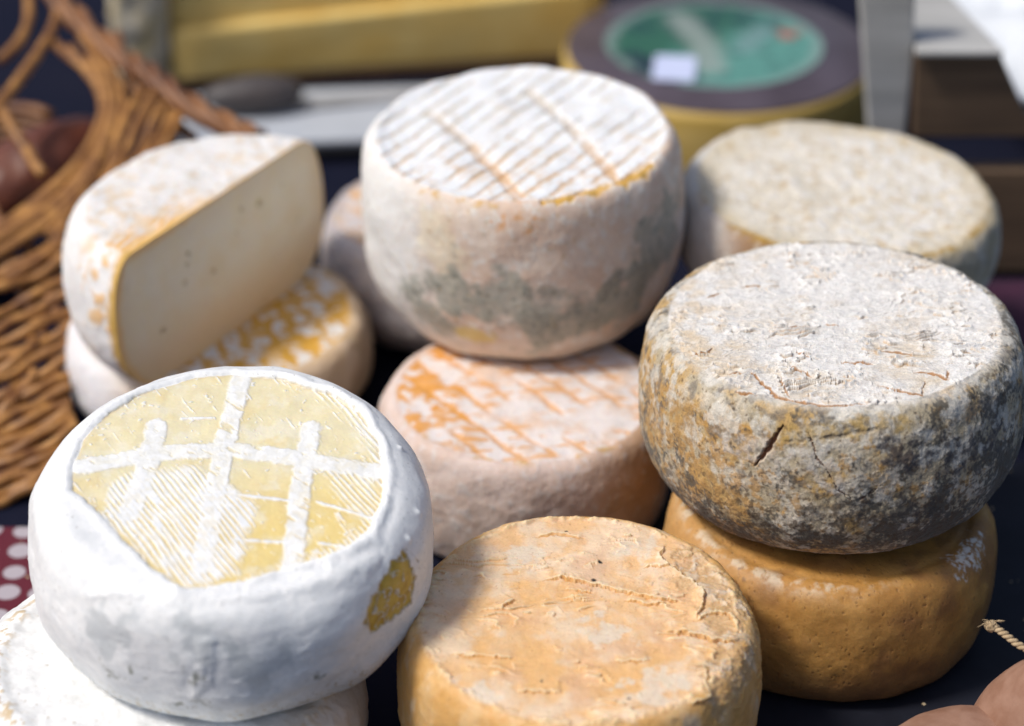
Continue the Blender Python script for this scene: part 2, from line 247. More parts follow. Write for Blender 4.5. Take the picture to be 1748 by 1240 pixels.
BK={'rim':[[[-271,396,126],[-255,365,118],[-234,337,110],[-210,311,103],[-194,299,99],[-177,281,94],[-153,264,88],[-134,256,85]]],'rods':[[[-273,275,92],[-261,256,85],[-244,229,76]],[[-276,271,90],[-264,302,100],[-254,328,108],[-252,355,115],[-258,380,122]],[[-279,311,103],[-268,330,108],[-270,365,118],[-275,386,124]],[[-252,330,108],[-237,311,103],[-226,302,100],[-218,284,94],[-220,258,86],[-230,233,78],[-249,209,69],[-267,190,62]],[[-222,306,101],[-214,279,93],[-220,245,82],[-231,217,72],[-252,194,64],[-266,183,60]],[[-245,350,114],[-225,320,106],[-214,302,100],[-207,281,94],[-211,253,85],[-222,217,72],[-238,196,65],[-265,175,57]],[[-198,293,97],[-203,275,92],[-208,253,85],[-209,237,79],[-219,217,72],[-237,190,62]],[[-186,279,93],[-192,262,87],[-196,243,81],[-205,229,76]],[[-178,273,91],[-180,253,85],[-188,239,80]],[[-258,166,53],[-241,175,57],[-231,188,62],[-229,198,65]],[[-262,154,49],[-242,163,52],[-226,175,57]],[[-258,128,38],[-237,142,44],[-221,152,48]],[[-256,113,32],[-234,123,36],[-217,138,42]],[[-253,91,22],[-235,104,28],[-216,115,33]],[[-251,76,15],[-233,88,21],[-214,100,26]],[[-250,67,11],[-234,76,15],[-213,88,21]],[[-249,58,7],[-227,65,10],[-209,79,17]],[[-247,48,2],[-226,55,6],[-210,64,10]],[[-246,40,-1],[-228,47,2],[-215,52,4]],[[-255,104,28],[-239,114,32],[-235,126,37]],[[-246,82,18],[-239,94,24],[-232,107,29]]],'stakes':[[[-260,194,54],[-251,172,45],[-235,143,34],[-227,123,26],[-218,97,15],[-213,79,6]],[[-252,201,56],[-239,175,47],[-227,150,37],[-216,130,29]],[[-261,143,34],[-246,117,23],[-234,91,12],[-226,67,1]],[[-274,229,66],[-258,194,54]],[[-239,225,65],[-230,194,54],[-220,164,43]],[[-220,349,104],[-208,310,93],[-195,294,88],[-170,268,79]],[[-234,329,98],[-219,288,86],[-210,257,76]]]}

# ------------------------------------------------------------------ rind painting helpers
def lines(P,ang,spacing,width,phase=0.,warp=1.,seed=0,soft=.5):
    d=P[:,0]*math.cos(ang)+P[:,1]*math.sin(ang)+fbm(P,14,2,seed)*warp*3
    k=np.abs(((d/spacing+phase)%1)-.5)*spacing
    return 1-sst(width*.5-soft*.5,width*.5+soft,k)
def flake(P,scale,st,levels,seed,octv=4):
    x=fbm(P,scale,octv,seed,.5,st)*levels; f=x-np.floor(x)
    return f, 1-sst(.03,.14,f)
def near(P,d,lim,scale,octv,seed,st=(1,1,1)):      # noise only where the distance d is small
    out=np.zeros(len(P),np.float32); k=d<lim
    if k.any(): out[k]=fbm(P[k],scale,octv,seed,.5,st)
    return out
def seg(P,pts,w,soft=.6,warp=0.,seed=3):
    d=pdist(P,pts)
    if warp: d=d+near(P,d,w+soft+warp+1,3.,3,seed)*warp
    return 1-sst(w-soft,w+soft,d)
def tear(P,pts,w,warp=1.2,seed=3,sc=3.):
    # crack that thins out at both ends; returns the opening mask and the shelf height on its far side
    d,sg,t=psd(P,pts); nz=near(P,d,12,sc,4,seed)*warp; sd=d*sg+nz; wt=w*np.sqrt(np.clip(np.sin(np.pi*np.clip(t,0.02,.98)),0,1))*(.55+.9*np.clip(near(P,d,12,2.2,2,seed+1)+.5,0,1))
    m=1-sst(wt*.55,wt*1.15+.12,np.abs(sd)); ends=sst(0,.12,t)*sst(1,.88,t)
    sh=np.where(sd>0,np.exp(-np.maximum(sd-wt,0)/3.2),0)*ends*(d<12); lip=np.exp(-((sd-wt-.35)/.4)**2)*ends*(d<12)
    return m*(d<12),sh,lip
def blob(P,pts,r,seed=1,rough=.5,scale=8.):
    d=pdist(P,pts); d=d+near(P,d,r*(1+2*rough)+1,scale,4,seed)*r*rough*2
    return 1-sst(r*.45,r,d)
def rnd(n,seed): return np.random.default_rng(seed).random(n)

# ------------------------------------------------------------------ A : grey mouldy wheel in focus
def paint_grey(c):
    P=c['P']; f=FE['A']; N0=len(P); tf=c['tf']; t=c['t']; th=c['th']
    warm=fbm(P,30,3,1); m1=fbm(P,11,5,2); m2=fbm(P,4,4,3); m3=fbm(P,1.6,3,4)
    # top
    fl,ed=flake(P,25,(.8,1.7,1),6.5,5,4); fl2,ed2=flake(P,6,(.7,2.0,1),3.2,6,4)
    gate=sst(-.05,.30,fbm(P,17,3,7)); gate2=sst(.02,.35,fbm(P,9,3,8))
    d=fl**2.4*1.5*tf*(.3+gate)+fl2**2.2*.40*tf*(.2+gate2)
    d=d+fbm(P,40,2,9)*1.3+fbm(P,8,4,10)*.5+m2*.12+m3*.05
    top=mix((.76,.745,.72),(.66,.57,.45),sst(-.1,.5,warm+.35*m1)); top=mix(top,(.83,.83,.82),sst(.05,.35,m1+m3*.6)*.65)
    top=mix(top,(.56,.53,.50),sst(.15,.45,fbm(P,5,4,12))*.45)
    top=mix(top,(.50,.30,.12),np.clip(ed*gate*.8+ed2*gate2*.4,0,1)*tf*.9); top=mix(top,(.86,.85,.83),sst(.6,.95,fl)*(.3+gate)*tf*.6)
    left=sst(-20,-60,P[:,0]); top=mix(top,(.66,.50,.30),left*sst(-.15,.3,m1)*.6)
    # side
    base=mix((.45,.38,.26),(.66,.60,.50),sst(-.25,.35,m1+m2*.5))
    ochre=sst(.0,.40,fbm(P,16,4,13)+.35*m2+.25*left); base=mix(base,(.50,.30,.075),ochre*.85)
    orange=sst(.12,.35,m2+.4*fbm(P,20,3,14)+.25*left)*(t<.75); base=mix(base,(.46,.25,.06),orange*.7)
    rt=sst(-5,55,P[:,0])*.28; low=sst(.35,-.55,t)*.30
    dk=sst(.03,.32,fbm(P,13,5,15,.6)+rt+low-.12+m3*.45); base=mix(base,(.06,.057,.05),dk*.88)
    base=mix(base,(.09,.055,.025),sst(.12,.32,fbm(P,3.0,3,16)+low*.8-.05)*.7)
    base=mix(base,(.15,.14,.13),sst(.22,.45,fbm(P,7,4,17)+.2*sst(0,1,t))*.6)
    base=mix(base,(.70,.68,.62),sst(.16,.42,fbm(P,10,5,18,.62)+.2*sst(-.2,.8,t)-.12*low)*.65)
    for k,w,colr in (('ochre',5.,(.46,.31,.10)),('ochrel',9.,(.43,.26,.09))):
        base=mix(base,colr,blob(P,f[k],w,21)*sst(-.3,.2,m2)*.75)
    base=mix(base,(.045,.045,.055),blob(P,f['dark'],9,22,.8)*sst(-.15,.2,m2)*.85)
    base=mix(base,(.06,.055,.05),blob(P,f['dark2'],10,23,.8)*sst(-.15,.2,m2)*.75)
    base=mix(base,(.68,.66,.62),blob(P,f['white'],6,24,.7)*sst(-.25,.25,m2)*.6)
    col=mix(base,top,sst(.25,.9,tf+.45*m1))
    rimz=np.exp(-((c['rad']-c['fr']*c['R']-1.5)/2.2)**2)*(P[:,2]>0)
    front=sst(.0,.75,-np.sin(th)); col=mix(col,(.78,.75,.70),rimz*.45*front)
    ds=fbm(P,24,3,30)*1.2+m1*.8+m2*.40+m3*.22+fbm(P,.8,2,31)*.07; d=np.where(tf>.5,d,ds*(1-tf)+d*tf)
    # long tears along the front rim, short ones inland
    for k,w in (('c1',.60),('c2',.32),('c3',.42),('c4',.85),('c5',.35),('c6',.6),('c7',.75),('c8',.4),('c9',.35),('c10',.55),('c11',.45),('c12',.5),('c13',.4),('c14',.35)):
        m,sh,lip=tear(P,f[k],w,1.7,40); d=d-m*.7+sh*.55; col=mix(col,(.84,.83,.80),lip*.6); col=mix(col,(.40,.19,.06),m*.9)
    m,sh,lip=tear(P,f['gash'],1.25,.7,42); d=d-m*2.4+sh*.3; col=mix(col,(.62,.52,.38),lip*.5); col=mix(col,(.16,.065,.03),m)
    for k in ('k1','k2'):
        m,sh,lip=tear(P,f[k],.26,2.4,43,4.); d=d-m*.6+sh*.15; col=mix(col,(.13,.05,.025),m*.8)
    m=seg(P,f['seam'],.5,.6,2.,44); d=d-m*.6; col=mix(col,(.09,.07,.05),m*.7)
    return d,col,None

# ------------------------------------------------------------------ H : white wheel with uncovered paste
def Q0(P): return np.stack([(P[:,0]*.77-P[:,1]*.64)*.30,P[:,0]*.64+P[:,1]*.77,P[:,2]*0],-1)
def paint_white(c):
    P=c['P']; f=FE['H']; t=c['t']; th=c['th']
    m1=fbm(P,14,4,51); m2=fbm(P,4,4,52); m3=fbm(P,1.4,3,53)
    wob=fbm(P,9,4,54)*2.4+fbm(P,1.8,3,55)*.5
    sd=np.where(P[:,2]>5,sdpoly(P,f['face']),-99)+wob*.7; paste=sst(-.35,.35,sd)
    wear=fbm(Q0(P),2.4,4,46)
    def band(k,w,s): return seg(P,f[k],w,.7,1.3,s)*(.88+.12*sst(-.1,.25,m2))
    wht=np.zeros(len(P))
    tear=fbm(P,2.2,3,56)
    for k,w in (('bandA',4.3),('bandB',4.2),('bandC',4.0),('bandD',4.4)):
        wht=np.maximum(wht,band(k,w,58)*(1-.8*sst(.22,.42,wear+.2*m1)))
    for k in ('thinE','thinF','thinG','thinH','thinI'): wht=np.maximum(wht,seg(P,f[k],.75,.4,.8,59)*(1-sst(.25,.45,tear)))
    h=np.array(f['hdir'][1])-np.array(f['hdir'][0]); ang=math.atan2(h[1],h[0])
    al=P[:,0]*math.cos(ang)+P[:,1]*math.sin(ang); ac=-P[:,0]*math.sin(ang)+P[:,1]*math.cos(ang)
    Q=np.stack([al*.14,ac,P[:,2]*0],-1)
    str_=np.sin((ac+fbm(P,26,2,60)*1.6)*2*math.pi/2.15)*.5+.5; brk=fbm(Q,2.2,4,61)
    hm=sst(-2,2,sdpoly(P,f['hatch'])+fbm(P,7,3,62)*3.5); hm2=sst(-2,2,sdpoly(P,f['hatch2'])+fbm(P,5,3,63)*5)
    ht=sst(.10,.34,str_+brk*1.1-.02); wht=np.maximum(wht,ht*hm)
    wht=np.maximum(wht,sst(.45,.75,str_+brk*1.2)*hm2*.9)
    # stray scratches and crumbs of rind left on the paste, thicker along its border
    sc=sst(.34,.46,fbm(Q,1.6,3,64)+.10*sst(8,1,sd)-.02); wht=np.maximum(wht,sc*.85)
    wht=np.maximum(wht,sst(.36,.44,fbm(P,2.6,4,65)+.07*sst(12,2,sd)+.09*sst(-.1,.3,fbm(P,14,2,79))-.04)*.8)
    right=sst(7,2,sd+fbm(P,6,3,78)*5)*sst(15,38,P[:,0]); wht=np.maximum(wht,sst(.55,.8,str_+brk)*right*.9)
    wht=wht*(.80+.20*sst(-.3,.1,fbm(P,3.2,4,47))); film=sst(.0,.4,fbm(P,11,4,48)+.22*sst(6,0,sd))*.16; wht=np.maximum(wht,film*(1-sst(.2,.4,tear))); pm=paste*(1-wht)
    yel=mix((.80,.72,.47),(.80,.63,.26),sst(18,-34,P[:,1]+P[:,0]*-.25+m1*14)); yel=mix(yel,(.76,.56,.20),sst(.05,.5,m1)*.35); yel=mix(yel,(.84,.80,.66),sst(.05,.35,fbm(P,12,4,49))*.5)
    yel=mix(yel,(.70,.50,.20),np.exp(-(sd/1.6)**2)*.35)
    wc=mix((.80,.82,.83),(.87,.88,.88),sst(-.2,.3,m2)); col=mix(wc,yel,pm)
    # the holes
    for q,r,k in (([(373,808),(373,812)],0,0),):
        pass
    # side patch
    sp=f['spot']; dmin=pdist(P,sp,True); ctr=np.array(sp).mean(0); rr=np.linalg.norm(P-ctr,axis=1)
    nrm=c['N']; pdx=np.array(sp); bx=pdx-ctr
    u=np.array([-ctr[1],ctr[0],0]); u/=np.linalg.norm(u); w=np.array([0,0,1.])
    X=(P-ctr)@u; Y=(P-ctr)@w; A2=np.stack([X,Y,0*X],-1).astype(np.float32); poly=[(float(b@u),float(b@w)) for b in bx]
    s2=np.where(rr<25,sdpoly(A2,poly),-99)+fbm(P,4.,4,66)*3.0+fbm(P,1.3,2,45)*.9+.2; s2=np.minimum(s2,2); spot=sst(-.3,.4,s2)
    veins=sst(.45,.8,1-np.abs(fbm(P,6,3,67))*11)*sst(-.3,.0,m2); spot=spot*(1-veins*.8)
    col=mix(col,mix((.56,.40,.06),(.44,.28,.03),sst(-.2,.3,m2)),spot); col=mix(col,(.30,.20,.06),np.exp(-((s2+.3)/.35)**2)*.55*(rr<25)); 
    # mould and soiling
    lowf=sst(.2,-.7,t)*sst(-.2,.7,-np.sin(th))
    g=sst(.02,.42,m1+.45*lowf-.16+m2*.25); col=mix(col,(.42,.45,.46),g*lowf*.5)
    for q in f['mould']: col=mix(col,(.17,.18,.13),blob(P,[q],4.0,70,1.1,3.)*sst(-.2,.25,m2)*.85)
    for q in f['grey']: col=mix(col,(.48,.52,.54),blob(P,[q],12,71,.8)*.55)
    col=mix(col,(.46,.37,.22),sst(.33,.42,fbm(P,2.2,4,72)+.20*lowf)*lowf*.75)
    col=mix(col,(.20,.19,.16),sst(.47,.52,fbm(P,1.1,2,73))*.6*(1-paste))
    # relief: rolled rim, creases, wrinkles
    back=sst(-.5,.4,np.sin(th)); lip=np.exp(-((sd+2.6)/2.2)**2); d=lip*(.7+.5*back)-paste*1.0+wht*paste*.42
    d=d-np.exp(-((sd)/.8)**2)*.25*(P[:,2]>0)
    side=1-paste
    fold=fbm(P,17,4,74,.5,(1,1,2.0)); rid=1-np.abs(fbm(P,13,3,75,.5,(.7,.7,2.2)))*5
    d=d+side*(fbm(P,38,2,80,.5,(1,1,1.6))*2.6+fold*.5+np.clip(rid,0,1)**2*.32*sst(.9,.2,t)*sst(-.1,.3,m1)+m2*.07*sst(.0,.4,m1)+m3*.012)
    for k,a,w in (('crease',.5,2.0),('crease2',.55,2.6),('crease3',.45,2.2)):
        dd=pdist(P,f[k]); dd=dd+near(P,dd,16,10,3,76)*5; d=d+np.exp(-(dd/w)**2)*a*side
        d=d-np.exp(-((dd-w*1.9)/w)**2)*a*.35*side
    for q in f['bumps']: d=d+np.exp(-(np.linalg.norm((P-np.array(q))*np.array([1,1,.6]),axis=1)/1.2)**2)*1.0
    m=seg(P,f['nick'],.3,.3,.4,77); d=d-m*.5; col=mix(col,(.2,.16,.1),m*.6)
    d=d-spot*.55
    d=d+paste*(m1*.6+m2*.12+m3*.03)
    return d,col,np.maximum(pm,spot)

# ------------------------------------------------------------------ J : peeling orange wheel in front
def paint_peel(c):
    P=c['P']; f=FE['J']; t=c['t']; th=c['th']; tf=c['tf']
    m1=fbm(P,16,4,81); m2=fbm(P,5,4,82); m3=fbm(P,1.5,3,83)
    o=blob(P,f['orange'],16,84,.9,14); 
    col=mix((.80,.51,.26),(.81,.62,.43),sst(-.25,.3,m1+m2*.4)); col=mix(col,(.80,.45,.15),o*.5)
    col=mix(col,(.70,.44,.27),sst(.05,.4,fbm(P,22,3,85))*.6)
    for i,q in enumerate(f['white']): col=mix(col,(.76,.66,.53),blob(P,[q],10 if i else 12,86+i,1.,8.)*.8)
    fl,ed=flake(P,26,(.6,1.6,1),5.,90,4); gate=sst(.0,.3,fbm(P,22,3,91)+.25*sst(10,60,P[:,0])-.02)
    d=fl**3*1.35*gate*(.4+.6*tf)+m1*.9+fbm(P,40,2,92)*1.2+m2*.22+m3*.05
    col=mix(col,(.62,.30,.07),ed*gate*.6); lip=sst(.86,.98,fl)*gate; col=mix(col,(.86,.70,.46),lip*.8)
    # sides: waxier, more amber, streaked
    side=1-tf; sc=mix((.66,.36,.10),(.74,.47,.20),sst(-.2,.3,fbm(P,13,4,93,.5,(1,1,.45))+m2*.3))
    sc=mix(sc,(.70,.60,.45),sst(.2,.45,fbm(P,12,4,94,.5,(1.,1.,.5)))*.6); col=mix(col,sc,side*.9)
    # the strip along the right rim where the skin has come away
    raw=blob(P,f['raw'],11,95,.8,9)*sst(18,30,P[:,0]); col=mix(col,(.50,.33,.17),raw*.7); col=mix(col,(.66,.58,.48),raw*sst(.05,.3,m2)*.6); d=d-raw*.7+raw*np.abs(m2)*1.6
    for k,w,h in (('r1',.42,1.3),('r2',.4,.8),('r3',.45,1.),('r4',.4,1.5),('flap',.35,1.8),('flap2',.3,1.2),('flap3',.4,1.6),('r5',.3,.9),('r6',.35,.9),('r7',.3,.8),('r8',.3,.6),('r9',.4,.9),('o1',.8,.5)):
        pts=f[k][::-1] if k in ('flap','flap3') else f[k]
        if pts[-1][0]<pts[0][0] and not k.startswith('flap'): pts=pts[::-1]
        m,sh,lip=tear(P,pts,w,1.8,96); d=d+sh*h*1.05-m*.45; col=mix(col,(.88,.73,.49),lip*.7); col=mix(col,(.60,.29,.06),m*.75)
    m=np.clip(sst(.30,.45,fbm(P,7,4,99,.55,(1,1.4,1))),0,1)*tf; d=d+m*.35
    rim=np.exp(-((c['rad']-c['fr']*c['R'])/1.5)**2)*(P[:,2]>0); rg=np.clip(fbm(P,5,4,101)+.15,0,1); d=d+rim*rg*3.0; col=mix(col,(.82,.64,.38),rim*sst(.1,.4,rg)*.6)
    for i,q in enumerate(f['dots']):
        w=[.55,.9,1.2,.6,1.1,.35,.5][i]; m=1-sst(w*.6,w*1.3,np.linalg.norm(P-np.array(q),axis=1)+m3*.9); col=mix(col,(.035,.03,.03) if i!=4 else (.12,.05,.02),m)
    dots=sst(.52,.58,fbm(P,1.3,2,102)); col=mix(col,(.30,.12,.06),dots*.6)
    return d,col,None

# ------------------------------------------------------------------ C : tall white wheel with rack marks
def paint_tall(c):
    P=c['P']; f=FE['C']; t=c['t']; th=c['th']; tf=c['tf']
    m1=fbm(P,15,4,111); m2=fbm(P,5,4,112); m3=fbm(P,1.8,3,113)
    a=np.array(f['lA'][0]); b=np.array(f['lA'][2]); ang=R_(56)+math.pi/2
    thin=lines(P,ang,9.6,1.3,.2,.35,114,.9)*sst(-.40,.05,fbm(P,24,3,115)+.15*sst(25,-35,P[:,1])); 
    front=sst(25,-55,P[:,1])
    topc=mix((.82,.84,.86),(.78,.78,.78),sst(0,.4,m1))
    topc=mix(topc,mix((.62,.53,.38),(.66,.38,.10),front),thin*(.55+.45*sst(-.2,.3,m2+m1*.5)))
    th2=lines(P,ang+R_(82),19,2.0,.1,.8,128,1.4)*sst(.05,.3,fbm(P,18,3,129)); topc=mix(topc,mix((.70,.62,.50),(.72,.45,.18),front),th2*.45)
    br=np.zeros(len(P))
    for k in ('g1','g2'): br=np.maximum(br,seg(P,f[k],2.8,1.2,2.2,116))
    topc=mix(topc,mix((.62,.56,.48),(.72,.44,.22),front),br*.8*sst(-.45,0,m2))
    topc=mix(topc,(.68,.44,.22),sst(.1,.4,m2+.2*front)*front*.35)
    s=mix((.74,.62,.52),(.68,.52,.41),sst(-.2,.3,m1)); s=mix(s,(.76,.74,.70),sst(.0,.35,m2)*.6)
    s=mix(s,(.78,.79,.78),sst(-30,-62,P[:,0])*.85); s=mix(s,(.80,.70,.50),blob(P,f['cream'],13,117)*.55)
    mo=np.clip(blob(P,f['mould'],17,118,.75,14)+blob(P,f['mould3'],13,119,.7)+.9*blob(P,f['mould2'],12,120),0,1)
    s=mix(s,(.36,.37,.32),mo*.75); s=mix(s,(.19,.21,.18),mo*sst(-.15,.35,m2+m1*.5+m3*.5)*.55); s=mix(s,(.10,.12,.10),mo*sst(.15,.38,fbm(P,3.,4,121))*.55)
    s=mix(s,(.66,.58,.44),mo*sst(.15,.4,m3+m2*.5)*.45)
    s=mix(s,(.72,.53,.12),blob(P,f['yel'],5.5,122)*.7)
    for q in f['org']: s=mix(s,(.70,.32,.08),blob(P,[q],4,123,1.,3.)*sst(-.2,.2,m3)*.75)
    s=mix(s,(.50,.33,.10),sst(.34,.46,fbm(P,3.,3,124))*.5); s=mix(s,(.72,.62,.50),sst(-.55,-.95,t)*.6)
    col=mix(s,topc,sst(.3,.8,tf+.25*m2))
    de,_s,te=psd(P,f['edge'],16); de=de+near(P,de,12,6,4,125)*6; we=3.4*sst(0,.35,te)*sst(1.02,.85,te)+.5; e=(1-sst(we*.3,we,de))*(de<12); col=mix(col,mix((.68,.38,.04),(.50,.28,.02),sst(-.1,.25,m2)),e*.9); e2=seg(P,f['edge2'],1.6,1.2,3.2,126); col=mix(col,(.62,.38,.12),e2*sst(-.1,.3,m2)*.9)
    d=m1*.9+fbm(P,32,2,127)*2.0+m2*.2+m3*.06-(thin+br)*tf*.9-e*.8
    d=d+np.exp(-((c['rad']-c['fr']*c['R'])/2.5)**2)*(P[:,2]>0)*.9
    return d,col,None

def grid_paint(seedv,topA,line,sidef,a1,a2,sp1,sp2,w1,w2,colb=(.72,.69,.68),strong=None,keep=(-.3,.1),wp=.7,wj=1.4):
    def paint(c):
        P=c['P']; tf=c['tf']; s=seedv
        m1=fbm(P,15,4,s+1); m2=fbm(P,5,4,s+2); m3=fbm(P,1.8,3,s+3)
        g=np.maximum(lines(P,a1,sp1,w1+wj*m2,.3,wp,s+4,1.4),lines(P,a2,sp2,w2+wj*m1,.6,wp,s+5,1.4)*sst(-.35,.1,m1+m2))*sst(keep[0],keep[1],fbm(P,20,3,s+6))
        st=strong(c) if strong else np.zeros(len(P))
        topc=mix(colb,topA,sst(-.1,.4,m1+m2*.4)*.7); topc=mix(topc,line,np.clip(g*(.72+.28*st)+st*sst(-.15,.2,m2+m1)*.95,0,1))
        sc=sidef(c,m1,m2,m3)
        col=mix(sc,topc,sst(.15,.9,tf+.3*m2)); ex=np.clip(1-np.abs(c['rad']-c['fr']*c['R']-1.)/3,0,1)*(P[:,2]>0)
        col=mix(col,(.60,.36,.06),ex*sst(.1,.35,fbm(P,9,3,s+7))*.8)
        d=m1*1.2+fbm(P,30,2,s+8)*1.8+m2*.3+m3*.1-g*tf*.5
        return d,col,None
    return paint
def side_D(c,m1,m2,m3):
    P=c['P']; s=mix((.70,.58,.53),(.64,.50,.43),sst(-.2,.3,m1)); s=mix(s,(.48,.27,.12),sst(15,60,P[:,0])*.85); s=mix(s,(.50,.38,.33),sst(.1,-.8,c['t'])*.6); return mix(s,(.68,.66,.67),sst(.1,.4,m2+m1*.5)*.5)  # lower side darkened: shade put into the colour; brown right is rind
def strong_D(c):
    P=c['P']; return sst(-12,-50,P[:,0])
def side_G(c,m1,m2,m3):
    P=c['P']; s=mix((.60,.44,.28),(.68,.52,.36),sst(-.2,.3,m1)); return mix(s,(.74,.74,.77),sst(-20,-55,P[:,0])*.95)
def strong_G(c): return sst(-15,15,c['P'][:,0])*.8
def side_E(c,m1,m2,m3): 
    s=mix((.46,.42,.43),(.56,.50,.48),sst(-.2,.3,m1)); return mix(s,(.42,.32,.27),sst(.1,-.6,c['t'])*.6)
def strong_E(c): return sst(-.3,.3,fbm(c['P'],20,3,160))*.6
def paint_beige(c):     # K
    P=c['P']; tf=c['tf']; th=c['th']; m1=fbm(P,14,4,171); m2=fbm(P,5,4,172); m3=fbm(P,2,3,173)
    top=mix((.69,.63,.52),(.75,.71,.63),sst(-.2,.25,m1)); top=mix(top,(.78,.77,.76),sst(.1,.35,m2+.15*sst(-30,30,P[:,0]))*.7); top=mix(top,(.52,.37,.18),sst(.12,.36,fbm(P,8,4,174))*.6)
    top=mix(top,(.55,.45,.27),sst(.75,1.,c['edge'])*.45)
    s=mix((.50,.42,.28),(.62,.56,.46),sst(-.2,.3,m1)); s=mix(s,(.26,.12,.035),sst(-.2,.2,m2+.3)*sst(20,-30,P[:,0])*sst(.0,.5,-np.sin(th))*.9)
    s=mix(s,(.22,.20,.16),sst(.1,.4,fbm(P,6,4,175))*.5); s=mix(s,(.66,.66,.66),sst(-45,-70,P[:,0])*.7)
    ex=np.exp(-((c['rad']-c['fr']*c['R']-1.5)/2.4)**2)*(P[:,2]>0)*sst(-.2,.7,-np.sin(th)); 
    col=mix(s,top,sst(.3,.8,tf+.2*m2)); col=mix(col,(.42,.26,.05),ex*sst(-.25,.1,m2+m1)*.95)
    fl,ed=flake(P,16,(.9,1.5,1),4,176)
    return m1*1.1+fbm(P,32,2,177)*1.6+m2*.6+m3*.25+fl**2*.5*tf,col,None
def paint_amber(c):     # B
    P=c['P']; f=FE['B']; t=c['t']; m1=fbm(P,16,4,181); m2=fbm(P,5,4,182); m3=fbm(P,1.8,3,183)
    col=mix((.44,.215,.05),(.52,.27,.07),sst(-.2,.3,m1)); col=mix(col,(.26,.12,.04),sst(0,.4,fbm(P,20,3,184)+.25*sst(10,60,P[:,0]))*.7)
    col=mix(col,(.24,.11,.05),sst(.0,-.8,t)*.7)  # browner low side: shade put into the colour
    col=mix(col,(.58,.33,.12),sst(-25,-58,P[:,0])*.7)  # paler left: sunlit side put into the colour
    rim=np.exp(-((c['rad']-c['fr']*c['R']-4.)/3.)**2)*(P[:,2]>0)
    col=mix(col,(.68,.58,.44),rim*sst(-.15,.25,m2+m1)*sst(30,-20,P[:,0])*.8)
    col=mix(col,(.70,.66,.60),blob(P,f['scuff2'],7,185,.9,4)*sst(-.15,.15,m3)*.85)
    col=mix(col,(.14,.06,.02),blob(P,f['dark'],6,186,.9,4)*sst(-.1,.2,m2)*.7)
    v=sst(.40,.50,fbm(P,1.7,2,187)+.12*fbm(P,16,2,189)); col=mix(col,(.20,.09,.03),v*.5)
    d=m1*.8+fbm(P,30,2,188)*1.2+m2*.15-v*.3-np.exp(-((c['rad']-c['fr']*c['R']+1)/2.)**2)*(P[:,2]>0)*.5
    return d,col,None
def paint_white2(c):    # I
    P=c['P']; t=c['t']; tf=c['tf']; m1=fbm(P,15,4,191); m2=fbm(P,5,4,192); m3=fbm(P,1.6,3,193)
    col=mix((.78,.79,.79),(.86,.87,.87),sst(-.2,.3,m2))
    ex=np.exp(-((c['rad']-c['fr']*c['R']-2)/4.)**2)*(P[:,2]>0); sp=sst(.08,.22,fbm(P,3.,4,194)+.1*ex-.02)*ex
    col=mix(col,(.52,.36,.15),sp*.8); col=mix(col,(.55,.56,.55),sst(.1,.4,m1)*.35); col=mix(col,(.35,.27,.15),sst(.40,.46,fbm(P,2,3,195))*.6)
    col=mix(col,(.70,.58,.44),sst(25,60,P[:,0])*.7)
    d=fbm(P,20,4,196)*2.4+m1*.8+m2*.35+np.exp(-((c['rad']-c['fr']*c['R'])/3)**2)*(P[:,2]>0)*1.2+sp*.5
    return d,col,None
def paint_plain(c):
    P=c['P']; m1=fbm(P,15,4,201); m2=fbm(P,5,4,202)
    return m1*1.2+m2*.4,mix((.40,.28,.15),(.52,.42,.30),sst(-.2,.3,m1+m2*.4)),None

# ------------------------------------------------------------------ build the wheels
m_grey=cheese_mat('rind_grey_mould',.85,.04,.7,3.,.30,speck=(.09,.07,.045),speck_amt=.35,speck_scale=900,bump=.55,bdist=.0007,sheen=.15)
m_white=cheese_mat('rind_white_waxy',.52,.14,1.5,9,.05,bump=.14,bdist=.0005,srad=(.004,.004,.0035))
m_paste=cheese_mat('paste_yellow',.42,.25,1.6,9,.07,bump=.10,bdist=.0003,srad=(.009,.006,.002))
m_peel=cheese_mat('rind_orange_peeling',.50,.22,.9,5,.12,bump=.30,bdist=.0005,speck=(.45,.18,.05),speck_amt=.35,speck_scale=700,srad=(.008,.004,.0015))
m_rack=cheese_mat('rind_white_racked',.75,.12,1.2,5,.08,bump=.25,bdist=.0006,speck=(.25,.22,.16),speck_amt=.25,speck_scale=700)
m_wash=cheese_mat('rind_washed',.68,.15,1.4,6,.10,bump=.3,bdist=.0006)
m_beige=cheese_mat('rind_beige',.85,.06,1.4,6,.16,bump=.5,bdist=.0008)
m_amber=cheese_mat('rind_amber_waxed',.58,.18,1.2,7,.20,bump=.3,bdist=.0005,pits=.35,pit_scale=330.,srad=(.006,.003,.001))
m_cut=cheese_mat('paste_cream',.55,.25,1.8,12,.03,bump=.12,bdist=.0003,srad=(.007,.005,.002))

